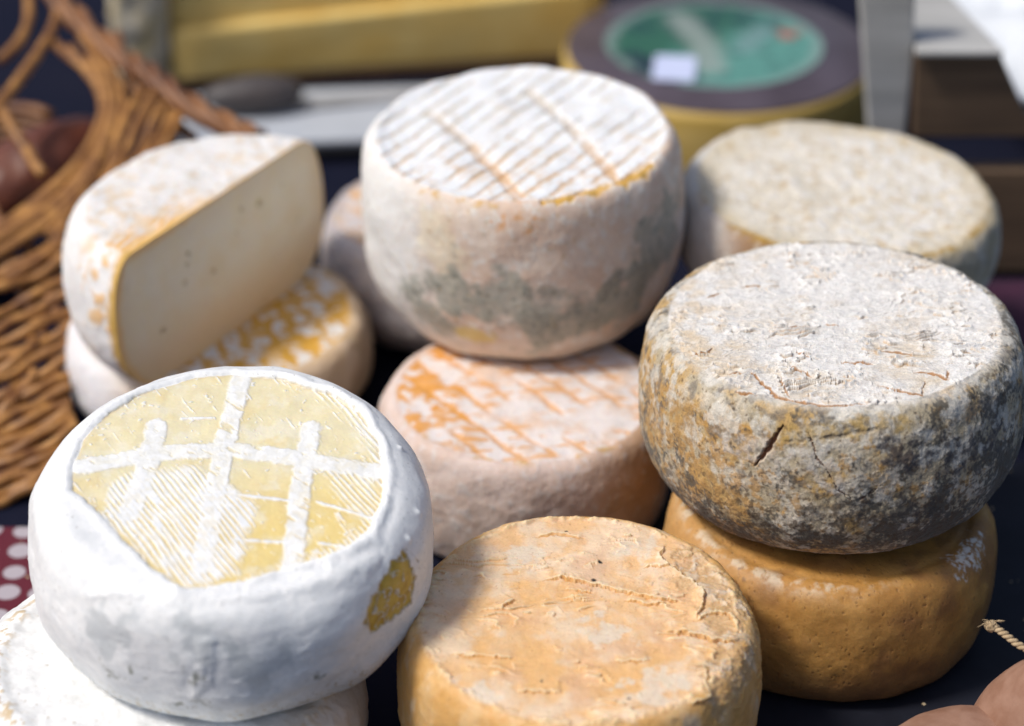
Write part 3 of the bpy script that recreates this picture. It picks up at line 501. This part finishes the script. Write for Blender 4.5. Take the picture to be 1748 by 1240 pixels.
wheel('round_cheese','grey mouldy cheese wheel with cracked flaky pale top, resting on the amber wheel',.1346,-.0310,.0602,.0811,.0777,-.7,-1.4,.84,2.4,paint_grey,m_grey,fb=.60,ds=.36,cols=1350)
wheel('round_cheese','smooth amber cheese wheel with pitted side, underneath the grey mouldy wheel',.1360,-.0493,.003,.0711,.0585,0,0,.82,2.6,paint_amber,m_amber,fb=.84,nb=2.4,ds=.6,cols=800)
wheel('round_cheese','tall white cheese wheel with rack marks on top and grey green mould on its side',.0054,.1287,.0575,.0768,.0903,2,-1,.88,2.6,paint_tall,m_rack,ds=.5,cols=1000)
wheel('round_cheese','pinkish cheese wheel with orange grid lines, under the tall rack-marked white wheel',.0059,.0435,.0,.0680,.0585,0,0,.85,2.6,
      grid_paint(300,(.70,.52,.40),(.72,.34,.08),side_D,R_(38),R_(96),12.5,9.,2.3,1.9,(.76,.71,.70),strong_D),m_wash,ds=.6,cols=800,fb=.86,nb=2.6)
wheel('round_cheese','grey pink cheese wheel with orange patches, between the cut half cheese and tall wheel',-.030,.228,.0,.0712,.055,0,0,.85,2.6,
      grid_paint(330,(.68,.52,.42),(.70,.38,.12),side_E,R_(60),R_(150),12.,12.,4.,3.,(.62,.59,.60),strong_E,wp=1.4,wj=5.),m_wash,ds=.9,cols=420)
wheel('round_cheese','orange and white patterned cheese wheel lying under the cut half cheese',-.146,.137,.0,.0765,.046,0,0,.85,2.4,
      grid_paint(360,(.70,.50,.26),(.68,.37,.05),side_G,R_(28),R_(112),12.5,13.,3.8,3.6,(.76,.73,.70),strong_G,keep=(-.5,-.1),wp=1.5,wj=7.),m_wash,ds=.7,cols=600)
wheel('round_cheese','tilted white cheese wheel with its top scraped open to yellow paste crossed by white bands',-.1100,-.1196,.0470,.0794,.0695,9.2,1.0,.76,2.4,paint_white,m_white,fb=.62,ds=.34,cols=1350,split=m_paste)
wheel('round_cheese','white cheese wheel with ochre flecks at the bottom left, under the scraped white wheel',-.1370,-.1500,.0,.0800,.0500,0,4,.80,2.4,paint_white2,m_white,ds=.55,cols=800)
wheel('round_cheese','orange cheese wheel with thin peeling skin and dark specks, front centre on the cloth',.0262,-.1455,.0,.0715,.072,3,0,.86,2.5,paint_peel,m_peel,ds=.36,cols=1250)
wheel('round_cheese','flat beige grey cheese wheel behind the grey mouldy wheel, at the back right',.158,.146,.0605,.0785,.048,1,3,.88,2.6,paint_beige,m_beige,ds=.7,cols=650)
wheel('round_cheese','brownish cheese wheel hidden underneath the flat beige grey wheel',.160,.150,.0,.066,.0605,0,0,.85,2.6,paint_plain,m_beige,ds=1.5,cols=260)

# ------------------------------------------------------------------ the half cheese
def half_cheese():
    Rr,H,fr,n=81.0,75.5,.78,2.4
    root=thing('half_cheese','half cheese wheel with cream cut face showing small holes and an orange rind edge',"cheese",(-.1375,.1200,.0450+H/2000),(R_(-1.0),R_(-1.0),math.atan2(.852,.524)))
    P,Nn,F,th,sh=wheel_mesh(Rr,H,fr,n,.6,460,(0,math.pi),.56,2.1)
    m1=fbm(P,14,4,211); m2=fbm(P,5,4,212); m3=fbm(P,1.8,3,213)
    rad=np.hypot(P[:,0],P[:,1]); tf=np.where(P[:,2]>0,1-sst(fr*Rr-1,fr*Rr+4,rad),0.)
    col=mix((.80,.79,.78),(.72,.69,.65),sst(0,.4,m1)); fl,ed=flake(P,9,(1.6,.8,1),3.5,214)
    col=mix(col,(.74,.50,.26),ed*tf*.6); col=mix(col,(.58,.57,.52),sst(.15,.4,fbm(P,5,4,219))*tf*.45); col=mix(col,(.50,.53,.52),blob(P,[(10,25,31)],9,215,.9,5)*.45)
    ymask=sst(26,2,P[:,1]+fbm(P,10,3,216)*16)*sst(8,-42,P[:,0]+m1*16)
    st=lines(P,R_(95),4.6,2.2,.1,1.,217,.8); col=mix(col,(.78,.40,.06),ymask*(tf>.1)*np.clip(st*.8+.25,0,1)); col=mix(col,(.72,.50,.25),(tf>.1)*sst(.1,.35,fbm(P,6,4,223)+.15*sst(20,-40,P[:,0]))*.5)
    edge=sst(3.0+5*sst(10,-50,P[:,0]),.4,P[:,1]+m2*3); col=mix(col,(.82,.50,.16),edge*(.55+.45*sst(10,-40,P[:,0])))
    wall=(P[:,0]<0)*(1-tf); col=mix(col,(.78,.46,.15),wall*sst(-.1,.25,m1+m2*.5)*sst(44,10,P[:,1])*sst(-.6,.2,P[:,2]/(H/2))*.8)
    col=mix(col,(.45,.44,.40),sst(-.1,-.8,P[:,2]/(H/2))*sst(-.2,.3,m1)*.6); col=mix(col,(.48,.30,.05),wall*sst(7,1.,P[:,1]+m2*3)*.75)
    d=m1*.9+fbm(P,28,2,218)*1.6+m2*.5+m3*.15; fade=sst(0,5,P[:,1]); bow=np.zeros(len(P))
    V=P+Nn*(d*fade)[:,None]; V[:,1]*=.90
    # cut face bows a little towards the viewer
    def bowf(x,z): return -2.6*(1-(x/Rr)**2)*(1-(z/(H/2))**2)
    npmesh('rind',V/1000,F,m_rack,root,col)
    # rows of the face = heights
    tt=np.sin(np.linspace(1,-1,150)*np.pi/2); rr=np.where(tt>=0,fr*Rr+(Rr-fr*Rr)*(1-np.abs(tt)**n)**(1/n),.56*Rr+(Rr-.56*Rr)*(1-np.abs(tt)**2.1)**(1/2.1)); xs=np.linspace(-1,1,340)
    X=np.outer(rr,xs); Z=np.outer(tt*H/2,np.ones_like(xs)); Y=bowf(X,Z)-.02
    Q=np.stack([X,Y,Z],-1).reshape(-1,3).astype(np.float32)
    db=np.minimum(np.outer(rr,np.ones_like(xs))-np.abs(X),H/2-np.abs(Z)).ravel(); n1=fbm(Q,18,3,220); n2=fbm(Q,5,3,221)
    cc=mix((.93,.84,.64),(.92,.80,.56),sst(-.2,.3,n1)); cc=mix(cc,(.78,.60,.38),sst(16,1.,db+n1*6)*.45)
    cc=mix(cc,(.86,.60,.32),sst(2,-28,Q[:,2]+n1*8)*.6); rw=1.6+4.5*sst(30,-75,Q[:,0]); cc=mix(cc,(.86,.54,.20),(1-sst(rw*.15,rw,db+n2*1.2))*.85)
    hp=0
    for (hx,hz,hr) in ((-51,-10,1.4),(-33,7,1.3),(-30,15,1.0),(-28,20,1.),(-12,3,1.3),(8,14,.9),(14,24,1.1),(28,21,1.8),(47,22,1.0),(58,-2,.9),(34,-13,.7)):
        q=np.hypot((Q[:,0]-hx)/1.15,Q[:,2]-hz)+n2*.5; hr=hr*1.2; m=1-sst(hr*.5,hr*1.15,q); hp=hp+m*1.6; cc=mix(cc,(.58,.45,.18),m*.7)
    Q[:,1]+=hp+n1*.8+n2*.2+fbm(Q,3,3,222,.5,(.25,1,1))*.18
    rows,cols=150,340; idx=np.arange(rows*cols).reshape(rows,cols); a=idx[:-1,:-1];b=idx[:-1,1:];c2=idx[1:,1:];d2=idx[1:,:-1]
    npmesh('cut_face',Q/1000,np.stack([a,d2,c2,b],-1).reshape(-1,4),m_cut,root,cc)
half_cheese()

# ------------------------------------------------------------------ labelled wheel at the back
m_yside=plain('wheel_yellow_side',(.60,.43,.14),(.52,.35,.08),30,.55,.2,(1,1,3))
m_purple=plain('wheel_purple_label',(.065,.048,.058),(.10,.08,.10),28,.38,.15)
def m_green():
    m,nt,b=base_mat('wheel_green_label'); at=N(nt,'ShaderNodeAttribute',attribute_name='Col'); nt.links.new(at.outputs['Color'],b.inputs['Base Color']); b.inputs['Roughness'].default_value=.35; return m
t=thing('labelled_cheese','large yellow cheese wheel with purple label, green picture and white price sticker','cheese',(.1252,.4513,.0))
R,Hh=.0952,.050
prof=[(0,0),(R*.94,0),(R*.985,.004),(R,.014),(R,.034),(R*.99,.045),(R*.978,.050),(R*.94,.0503),(0,.0503)]
def lathe(name,prof,mat,parent,seg=128,smooth=True):
    V=[];F=[]
    for r,z in prof:
        for k in range(seg):
            a=2*math.pi*k/seg; V.append((max(r,1e-5)*math.cos(a),max(r,1e-5)*math.sin(a),z))
    for i in range(len(prof)-1):
        for k in range(seg): F.append((i*seg+k,i*seg+(k+1)%seg,(i+1)*seg+(k+1)%seg,(i+1)*seg+k))
    return npmesh(name,V,F,mat,parent,None,smooth)
lathe('wheel_body',prof,m_yside,t)
lb=lathe('top_label',[(0,.0506),(R*.965,.0506),(R*.97,.0513),(R*.96,.0517),(0,.0519)],m_purple,t)
# green picture on the label
rr=np.linspace(0,.066,70); aa=np.linspace(0,2*np.pi,180,endpoint=False)
Q=np.stack([np.outer(rr,np.cos(aa)),np.outer(rr,np.sin(aa))*.98,np.full((70,180),.0524)],-1).reshape(-1,3).astype(np.float32)
Qm=Q*1000; g1=fbm(Qm,22,3,231); g2=fbm(Qm,9,3,232)
gc=mix((.035,.15,.085),(.13,.36,.30),sst(-25,30,Qm[:,0]*.9-Qm[:,1]*.7+g1*30)); gc=mix(gc,(.015,.06,.06),sst(.1,.4,g2+.25*sst(0,30,Qm[:,1]))*.7)
gc=mix(gc,(.42,.48,.44),seg(Qm,[(-18,38,52),(-6,0,52),(-4,-35,52)],9,6,8.,233)*.7); gc=mix(gc,(.60,.14,.10),blob(Qm,[(46,16,52)],9,234)*.85); gc=mix(gc,(.35,.45,.42),sst(56,63,np.hypot(Qm[:,0],Qm[:,1])+g2*5)*.6)
gc=mix(gc,(.30,.44,.45),blob(Qm,[(20,-5,52),(30,20,52)],10,235)*.5)
ix=np.arange(70*180).reshape(70,180); nx=np.roll(ix,-1,1)
gl=npmesh('picture_label',Q,np.stack([ix[:-1],ix[1:],nx[1:],nx[:-1]],-1).reshape(-1,4),m_green(),t,mix(gc*.78,(.012,.02,.035),blob(Qm,[(-42,-28,52),(-30,-46,52)],20,236,.6,12)*.85)); gl.location=(-.003,.004,0)
st=[]
for cx,cy,a0 in ((.0095,.015,0),(-.0095,.015,90),(-.0095,-.015,180),(.0095,-.015,270)):
    for k in range(5):
        a=R_(a0+k*22.5); st.append((cx+.003*math.cos(a),cy+.003*math.sin(a)))
ps=prism('price_sticker',st,.0528,.0532,plain('sticker_paper',(.60,.66,.88),(.56,.62,.86),40,.5,.05),t,0); ps.location=(-.029,-.034,0); ps.rotation_euler=(0,0,R_(-6))

# ------------------------------------------------------------------ big cut block at the back
m_block=plain('block_paste',(.80,.60,.22),(.74,.50,.14),26,.5,.25,(1,1,1))
m_blockr=plain('block_rind',(.62,.58,.50),(.46,.36,.16),45,.7,.8,(1,1,1),dist=.004)
t=thing('cheese_block','large yellow cheese block with pale rough rind end, lying across the back left','cheese',(-.212,.505,.0),(0,0,R_(8.8)))
def warped_box(name,x0,x1,y0,y1,zb,zt0,zt1,mat,parent,nx=60,ny=14,nz=10,amp=.0015,rnd_=.006,seedv=1,sc=25):
    bm=bmesh.new(); bmesh.ops.create_cube(bm,size=2); 
    bmesh.ops.subdivide_edges(bm,edges=bm.edges[:],cuts=17,use_grid_fill=True)
    vs=np.array([v.co[:] for v in bm.verts]); 
    hx,hy=(x1-x0)/2,(y1-y0)/2; zt=zt0+(zt1-zt0)*(vs[:,0]+1)/2; hz=(zt-zb)/2
    W=np.stack([x0+hx*(vs[:,0]+1),y0+hy*(vs[:,1]+1),zb+hz*(vs[:,2]+1)],-1)
    cen=np.stack([np.clip(W[:,0],x0+rnd_,x1-rnd_),np.clip(W[:,1],y0+rnd_,y1-rnd_),np.clip(W[:,2],zb+rnd_,np.maximum(zt-rnd_,zb+rnd_))],-1)
    dd=W-cen; ln=np.linalg.norm(dd,axis=1); ln[ln==0]=1; nn=dd/ln[:,None]; W=cen+nn*rnd_
    W=W+nn*(fbm(W*1000,sc,4,seedv)*amp)[:,None]
    for v,w in zip(bm.verts,W): v.co=w
    return bmobj(name,bm,mat,parent,True)
warped_box('paste',-.002,.275,0,.10,.004,.038,.052,m_block,t,amp=.002,rnd_=.003,seedv=240,sc=40)
warped_box('upper_paste',-.002,.275,.009,.10,.0365,.105,.110,m_block,t,amp=.003,rnd_=.003,seedv=243,sc=40)
warped_box('rind',-.038,-.0025,-.003,.102,.0,.108,.108,m_blockr,t,amp=.006,rnd_=.008,seedv=241,sc=16)
prism('shadow_strip',[(-.001,-.002),(.276,-.002),(.276,.10),(-.001,.10)],.0,.0038,plain('block_shadow',(.10,.055,.035),(.07,.04,.03),40,.7),t,.001)  # thin brown strip added as the shadow line under the block

# tray and knife between the block and the cheeses
def rrect(x0,x1,y0,y1,r,n=8):
    out=[]
    for cx,cy,a0 in ((x1-r,y1-r,0),(x0+r,y1-r,90),(x0+r,y0+r,180),(x1-r,y0+r,270)):
        for k in range(n): a=R_(a0+k*90/(n-1)); out.append((cx+r*math.cos(a),cy+r*math.sin(a)))
    return out
t=thing('serving_tray','pale grey tray with dark base in front of the yellow cheese block','tray',(-.105,.448,0),(0,0,R_(4)))
prism('tray_base',rrect(-.098,.10,-.042,.036,.018),.0,.006,plain('tray_dark',(.012,.013,.02),None,50,.6),t,.001)
prism('tray_top',rrect(-.096,.098,-.040,.034,.017),.0065,.011,plain('tray_pale',(.52,.56,.62),(.46,.50,.56),20,.4,.05),t,.0015)
def ellip(name,rx,ry,rz,mat,parent=None,loc=(0,0,0),rot=(0,0,0),amp=0.,seedv=1,sc=20,taper=0.):
    bm=bmesh.new(); bmesh.ops.create_uvsphere(bm,u_segments=48,v_segments=32,radius=1)
    V=np.array([v.co[:] for v in bm.verts]); W=V*np.array([rx,ry,rz]); W[:,1:]*=(1+taper*V[:,0])[:,None]
    W=W+V*(fbm(W*1000,sc,3,seedv)*amp)[:,None]
    for v,w in zip(bm.verts,W): v.co=w
    o=bmobj(name,bm,mat,parent); o.location=loc; o.rotation_euler=rot; return o
t=thing('knife','knife with thick dark grey brown handle lying on the pale tray','knife',(-.158,.447,.011),(0,0,R_(12)))
ellip('handle',.031,.0135,.0115,plain('knife_handle',(.055,.05,.055),(.09,.075,.07),30,.5,.2),t,(0,0,.0115),(0,0,0),.001,250,20,.15)
prism('blade',[(.02,-.008),(.10,-.006),(.118,.004),(.02,.008)],.001,.0028,plain('knife_steel',(.40,.41,.43),None,30,.3,.05),t,.0005)

# ------------------------------------------------------------------ wicker basket
m_wick=plain('wicker',(.46,.225,.06),(.17,.065,.02),70,.5,.7,(1,1,1),dist=.0012)
m_wick2=plain('wicker_rim',(.30,.135,.050),(.13,.048,.02),38,.5,.5)
t=thing('wicker_basket','brown wicker basket of loosely woven rods leaning at the left edge','basket',(-.26,.2,0))
off=np.array([-.26,.2,0.])
V=[];F=[]
def resamp(pts,n=40):
    p=np.array(spline(pts,14)); p=np.stack([np.convolve(np.pad(p[:,k],8,mode='reflect',reflect_type='odd'),np.ones(17)/17,'valid') for k in range(3)],-1); q=np.concatenate([[0],np.cumsum(np.linalg.norm(np.diff(p,axis=0),axis=1))]); t_=np.linspace(0,q[-1],n)
    return np.stack([np.interp(t_,q,p[:,k]) for k in range(3)],-1)
RD=[resamp([np.array(p)/1000-off for p in rod]) for rod in BK['rods']]
def rod_(p,i,r0,lift=0.):
    k=np.arange(len(p)); q=p.copy(); q[:,2]+=lift+.0010*np.sin(k*.20+i*3.14159)+.0008*((i*5)%3-1)+.0008*np.sin(k*.09+i*1.3); q[:,1]+=.0008*np.sin(k*.33+i)
    tube(V,F,list(q),(lambda u:r0*(1+.07*math.sin(u*5+i)+.03*math.sin(u*17+i*2))),10)
for i in (0,1,2,19,20): rod_(RD[i],i,.0031,.001)
for g,r0,fr_ in (((3,4,5),.0027,(0,.34,.67)),((6,7,8),.0027,(0,.5)),(tuple(range(9,19)),.0028,(0,.5))):
    for j in range(len(g)-1):
        for k,w in enumerate(fr_): rod_(RD[g[j]]*(1-w)+RD[g[j+1]]*w,j*len(fr_)+k,r0)
    rod_(RD[g[-1]],9,r0)
npmesh('woven_rods',V,F,m_wick,t)
V=[];F=[]
for i,rod in enumerate(BK['stakes']):
    sp=spline([np.array(p)/1000-off for p in rod],9); tube(V,F,sp,.0029,10)
npmesh('stakes',V,F,m_wick2,t)
V=[];F=[]
sp=spline([np.array(p)/1000-off for p in BK['rim'][0]],14)
for s_ in range(4):
    q=[p+(.0035+.0018*math.sin(k*.17+s_*2))*np.array([math.cos(k*.16+s_*1.6)*.6,math.cos(k*.16+s_*1.6),math.sin(k*.16+s_*1.6)]) for k,p in enumerate(sp)]
    tube(V,F,q,(lambda u,s_=s_:.0031+.0006*math.sin(u*13+s_*2)),10)
npmesh('braided_rim',V,F,m_wick2,t)
# back wall of the basket, mostly in shade
V=[];F=[]
for k in range(9):
    z=.004+k*.0066; pts=[(-.34+.0*k,.10-off[1]+.2,0)]
    arc=[(-.31+.10*math.cos(a)-off[0],.22+.14*math.sin(a)-off[1],z+.0015*math.sin(a*11+k)) for a in np.linspace(R_(60),R_(275),40)]
    tube(V,F,arc,.0032,8)
npmesh('far_wall',V,F,m_wick2,t)
m_saus=plain('sausage_skin',(.16,.045,.02),(.09,.025,.015),40,.45,.3)
for loc,rot,lb,s_ in (((-.262,.295,.045),(.2,-.25,.6),'dark reddish brown sausage seen through the upper opening of the wicker basket',(.05,.024,.022)),
                   ((-.296,.235,.03),(0,.1,1.2),'dark reddish brown sausage low in the wicker basket, at the left edge',(.055,.022,.021))):
    o=ellip('sausage',*s_,m_saus,None,loc,rot,.003,260,18); tag(o,lb,'sausage','sausages in the wicker basket')

# ------------------------------------------------------------------ sausages at the bottom right, with string
m_skin=plain('pale_skin',(.36,.21,.15),(.27,.14,.09),95,.6,.6,(1,1,1),dist=.0012,detail=8.)
def sausage(loc,rot,size,label,string=None):
    r=thing('cured_sausage',label,'sausage',loc,rot,'pinkish brown sausages at the bottom right')
    ellip('skin',*size,m_skin,r,(0,0,0),(0,0,0),.0015,270,22,.06); return r
sausage((.1765,-.1675,.018),(0,R_(6),R_(20)),(.040,.026,.0175),'pinkish brown rounded sausage lying flat beside the amber wheel, lower one of two')
s1=sausage((.219,-.158,.034),(0,R_(-38),R_(-28)),(.046,.027,.027),'pinkish brown sausage with twine tied at its tip, at the bottom right corner')
m_tw=plain('twine',(.55,.42,.26),(.38,.27,.15),300,.9,.6)
s1.name='cured_sausage'
inv=(Matrix.Translation((.219,-.158,.034))@Matrix.Rotation(R_(-28),4,'Z')@Matrix.Rotation(R_(-38),4,'Y')).inverted()
def L1(p): return np.array((inv@Vector(p))[:])
V=[];F=[]
A0=(.1885,-.1375,.0625); path=[A0,(.1935,-.1410,.0605),(.1990,-.1450,.0580),(.2060,-.150,.0575),(.212,-.155,.057)]
for s_ in range(2):
    sp=spline([L1(p) for p in path],12); q=[p+.0008*np.array([math.cos(k*.8+s_*3.14),math.sin(k*.8+s_*3.14),math.cos(k*.8+s_*3.14)*.3]) for k,p in enumerate(sp)]
    tube(V,F,q,.00085,8)
for k in range(26):
    a=random.uniform(0,6.28); l=random.uniform(.002,.009); p=Vector(path[0]); p2=p+Vector((math.cos(a)*l*.7,math.sin(a)*l*.4,l*.5*random.uniform(-.2,1)))
    tube(V,F,[L1(p),L1((p+p2)/2+Vector((0,0,.0012))),L1(p2)],.00013,5)
npmesh('twine',V,F,m_tw,s1)
k_=ellip('knot',.0025,.0021,.0023,m_tw,s1,tuple(L1((.1885,-.1378,.0620))),(0,0,0),.0012,280,1.5)

# ------------------------------------------------------------------ wooden crate, cloths, table
m_wood=plain('crate_wood',(.15,.095,.055),(.08,.05,.03),22,.75,.5,(.25,1,5))
m_wgrey=plain('crate_weathered',(.46,.46,.45),(.34,.34,.33),18,.8,.5,(.5,3,3))
t=thing('wooden_crate','dark wooden crate with weathered grey top and corner post, at the right behind the cheeses','crate',(.213,.262,0))
def quad(name,pts,y0,y1,mat,bev=.0015):     # front outline in x,z, extruded in y
    bm=bmesh.new(); a=[bm.verts.new((p[0],y0,p[1])) for p in pts]; b=[bm.verts.new((p[0],y1,p[1])) for p in pts]; n=len(pts)
    bm.faces.new(a); bm.faces.new(b[::-1])
    for i in range(n): bm.faces.new((a[(i+1)%n],a[i],b[i],b[(i+1)%n]))
    bmesh.ops.recalc_face_normals(bm,faces=bm.faces[:]); return bmobj(name,bm,mat,t,False,bev)
quad('plank',[(.0,.082),(.072,.082),(.058,.097),(.041,.1305),(-.003,.1305)],0,.012,m_wood)
quad('plank',[(.0,.0),(.12,.0),(.12,.062),(.0,.062)],.001,.013,m_wood)
prism('top_board',[(-.004,-.006),(.042,-.006),(.017,.11),(.008,.11)],.1312,.1345,m_wgrey,t,.001)
quad('corner_post',[(-.016,.03),(-.004,.03),(-.003,.125),(-.006,.18),(-.036,.18),(-.030,.135)],.004,.016,m_wgrey)
def sheet(name,poly,z,mat,label=None,cat=None,kind=None,thick=.0015,amp=0.,n=70):
    xs=[p[0] for p in poly]; ys=[p[1] for p in poly]; X=np.linspace(min(xs),max(xs),n); Y=np.linspace(min(ys),max(ys),n)
    g=np.stack(np.meshgrid(X,Y,indexing='ij'),-1).reshape(-1,2); Z=z+np.maximum(fbm(np.c_[g*1000,np.zeros(len(g))],70,3,290),-.3)*amp
    ix=np.arange(n*n).reshape(n,n); Fq=np.stack([ix[:-1,:-1],ix[1:,:-1],ix[1:,1:],ix[:-1,1:]],-1).reshape(-1,4)
    o=npmesh(name,np.c_[g,Z],Fq,mat); 
    if thick: m=o.modifiers.new('Solid','SOLIDIFY'); m.thickness=thick; m.offset=-1
    return tag(o,label,cat,None,kind)
# white cloth beyond the crate
sheet('white_cloth',[(.252,.30),(.60,.75)],.095,plain('cloth_white',(.72,.76,.80),(.66,.70,.75),15,.8,.2),'bright white cloth beyond the wooden crate, at the top right corner','cloth',amp=.03,thick=.004)
# red cloth with white dots
def m_dots():
    m,nt,b=base_mat('cloth_red_dots'); L=nt.links; tc=N(nt,'ShaderNodeTexCoord'); v=N(nt,'ShaderNodeTexVoronoi',inp={'Scale':62.,'Randomness':.12}); L.new(tc.outputs['Object'],v.inputs['Vector'])
    r=N(nt,'ShaderNodeMapRange',inp={'From Min':.24,'From Max':.28,'To Min':1.,'To Max':0.}); r.inputs['From Min'].default_value=.33; r.inputs['From Max'].default_value=.37; L.new(v.outputs['Distance'],r.inputs['Value'])
    n=N(nt,'ShaderNodeTexNoise',inp={'Scale':900.}); L.new(tc.outputs['Object'],n.inputs['Vector'])
    mx=N(nt,'ShaderNodeMix',data_type='RGBA'); mx.inputs[6].default_value=(.11,.008,.022,1); mx.inputs[7].default_value=(.42,.38,.42,1); L.new(r.outputs[0],mx.inputs[0]); L.new(mx.outputs[2],b.inputs['Base Color'])
    bp=N(nt,'ShaderNodeBump',inp={'Strength':.4,'Distance':.0005}); L.new(n.outputs['Fac'],bp.inputs['Height']); L.new(bp.outputs[0],b.inputs['Normal']); b.inputs['Roughness'].default_value=.9; return m
sheet('tablecloth',[(-.42,-.42),(-.165,.020)],-.0006,m_dots(),'dark red cloth with white dots under the white cheeses at the lower left edge','tablecloth',thick=0,amp=0)
sheet('tablecloth',[(.215,.10),(.40,.256)],-.0006,plain('cloth_shaded',(.055,.012,.040),(.030,.010,.030),60,.9,.4),'cloth coloured dark purple for the shade between the grey mouldy cheese and the crate, at the right edge','tablecloth',thick=0,amp=0)  # shade from the wheels put into this cloth's colour
o=prism('shade_board',rrect(.058,.33,-.34,.07,.01),.0,.0028,plain('shading',(.008,.009,.016),(.014,.016,.026),30,.6,.2,spec=.25),None,.0006); tag(o,'dark board added as shade under the amber wheel and the two pinkish sausages','board')  # dark sheet added where the cloth would lie in shadow
bm=bmesh.new(); bmesh.ops.create_grid(bm,x_segments=2,y_segments=2,size=4); o=bmobj('table_top',bm,plain('table_dark',(.006,.008,.022),(.009,.010,.024),12,.9,.2,spec=.12),None,False); o.location=(0,0,-.004); tag(o,kind='structure')

# loose crumbs of rind fallen between the wheels
V=[];F=[]; rg=random.Random(9); nc=0
while nc<170:
    x=rg.uniform(-.24,.28); y=rg.uniform(-.26,.10)
    if any(math.hypot(x-a,y-b)<c for a,b,c in ((.136,-.049,.070),(.0059,.0435,.068),(-.137,-.15,.079),(.0262,-.1455,.071),(-.146,.13,.075))): continue
    if x<-.165 and y>.02: continue
    z=.0029 if (.06<x and y<.068) else (-.0004 if x<-.166 else -.0038); q=rg.uniform(.0004,.0013); b0=len(V)
    for k in range(4):
        a=k*1.57+rg.uniform(-.4,.4); V.append((x+q*math.cos(a)*rg.uniform(.6,1.2),y+q*math.sin(a)*rg.uniform(.6,1.2),z+rg.uniform(0,.0003)))
    V.append((x,y,z+q*.8)); V.append((x+q*.2,y,z+q*.75))
    F+= [(b0,b0+1,b0+4,b0+5),(b0+1,b0+2,b0+4,b0+5),(b0+2,b0+3,b0+5,b0+4),(b0+3,b0,b0+5,b0+4)]; nc+=1
o=npmesh('rind_crumbs',V,F,plain('crumb',(.62,.52,.36),(.45,.33,.18),300,.8),None,None,False); tag(o,'tiny pale rind crumbs scattered between the cheese wheels','crumbs',None,'stuff')

# ------------------------------------------------------------------ camera, sun, sky
TH=R_(31); D=1.05
cam=bpy.data.cameras.new('camera'); co=bpy.data.objects.new('camera',cam); COL.objects.link(co); S.camera=co
co.location=(0,-D*math.cos(TH),.10+D*math.sin(TH)); co.rotation_euler=(math.pi/2-TH,0,0)
cam.lens=85; cam.sensor_width=36; cam.clip_start=.01; cam.clip_end=60
cam.dof.use_dof=True; cam.dof.aperture_fstop=4.0; cam.dof.focus_distance=.97; cam.dof.aperture_blades=9
SUN_AZ=R_(-106); EL=R_(55)    # direction towards the sun: azimuth clockwise from +y
sd=Vector((math.sin(SUN_AZ)*math.cos(EL),math.cos(SUN_AZ)*math.cos(EL),math.sin(EL)))
sl=bpy.data.lights.new('sun','SUN'); sl.energy=3.0; sl.angle=R_(11); sl.color=(1,.94,.85); so=bpy.data.objects.new('sun',sl); COL.objects.link(so); so.rotation_euler=sd.to_track_quat('Z','Y').to_euler()
w=bpy.data.worlds.new('World'); S.world=w; w.use_nodes=True; nt=w.node_tree; bg=nt.nodes['Background']
sk=nt.nodes.new('ShaderNodeTexSky'); sk.sky_type='NISHITA'; sk.sun_disc=False; sk.sun_elevation=EL; sk.sun_rotation=SUN_AZ; sk.dust_density=3.; sk.air_density=.9
nt.links.new(sk.outputs[0],bg.inputs[0]); bg.inputs[1].default_value=.125
S.view_settings.view_transform='Standard'; S.view_settings.look='None'; S.view_settings.exposure=-.12; S.view_settings.gamma=1; S.view_settings.use_curve_mapping=False
S.render.engine='CYCLES'
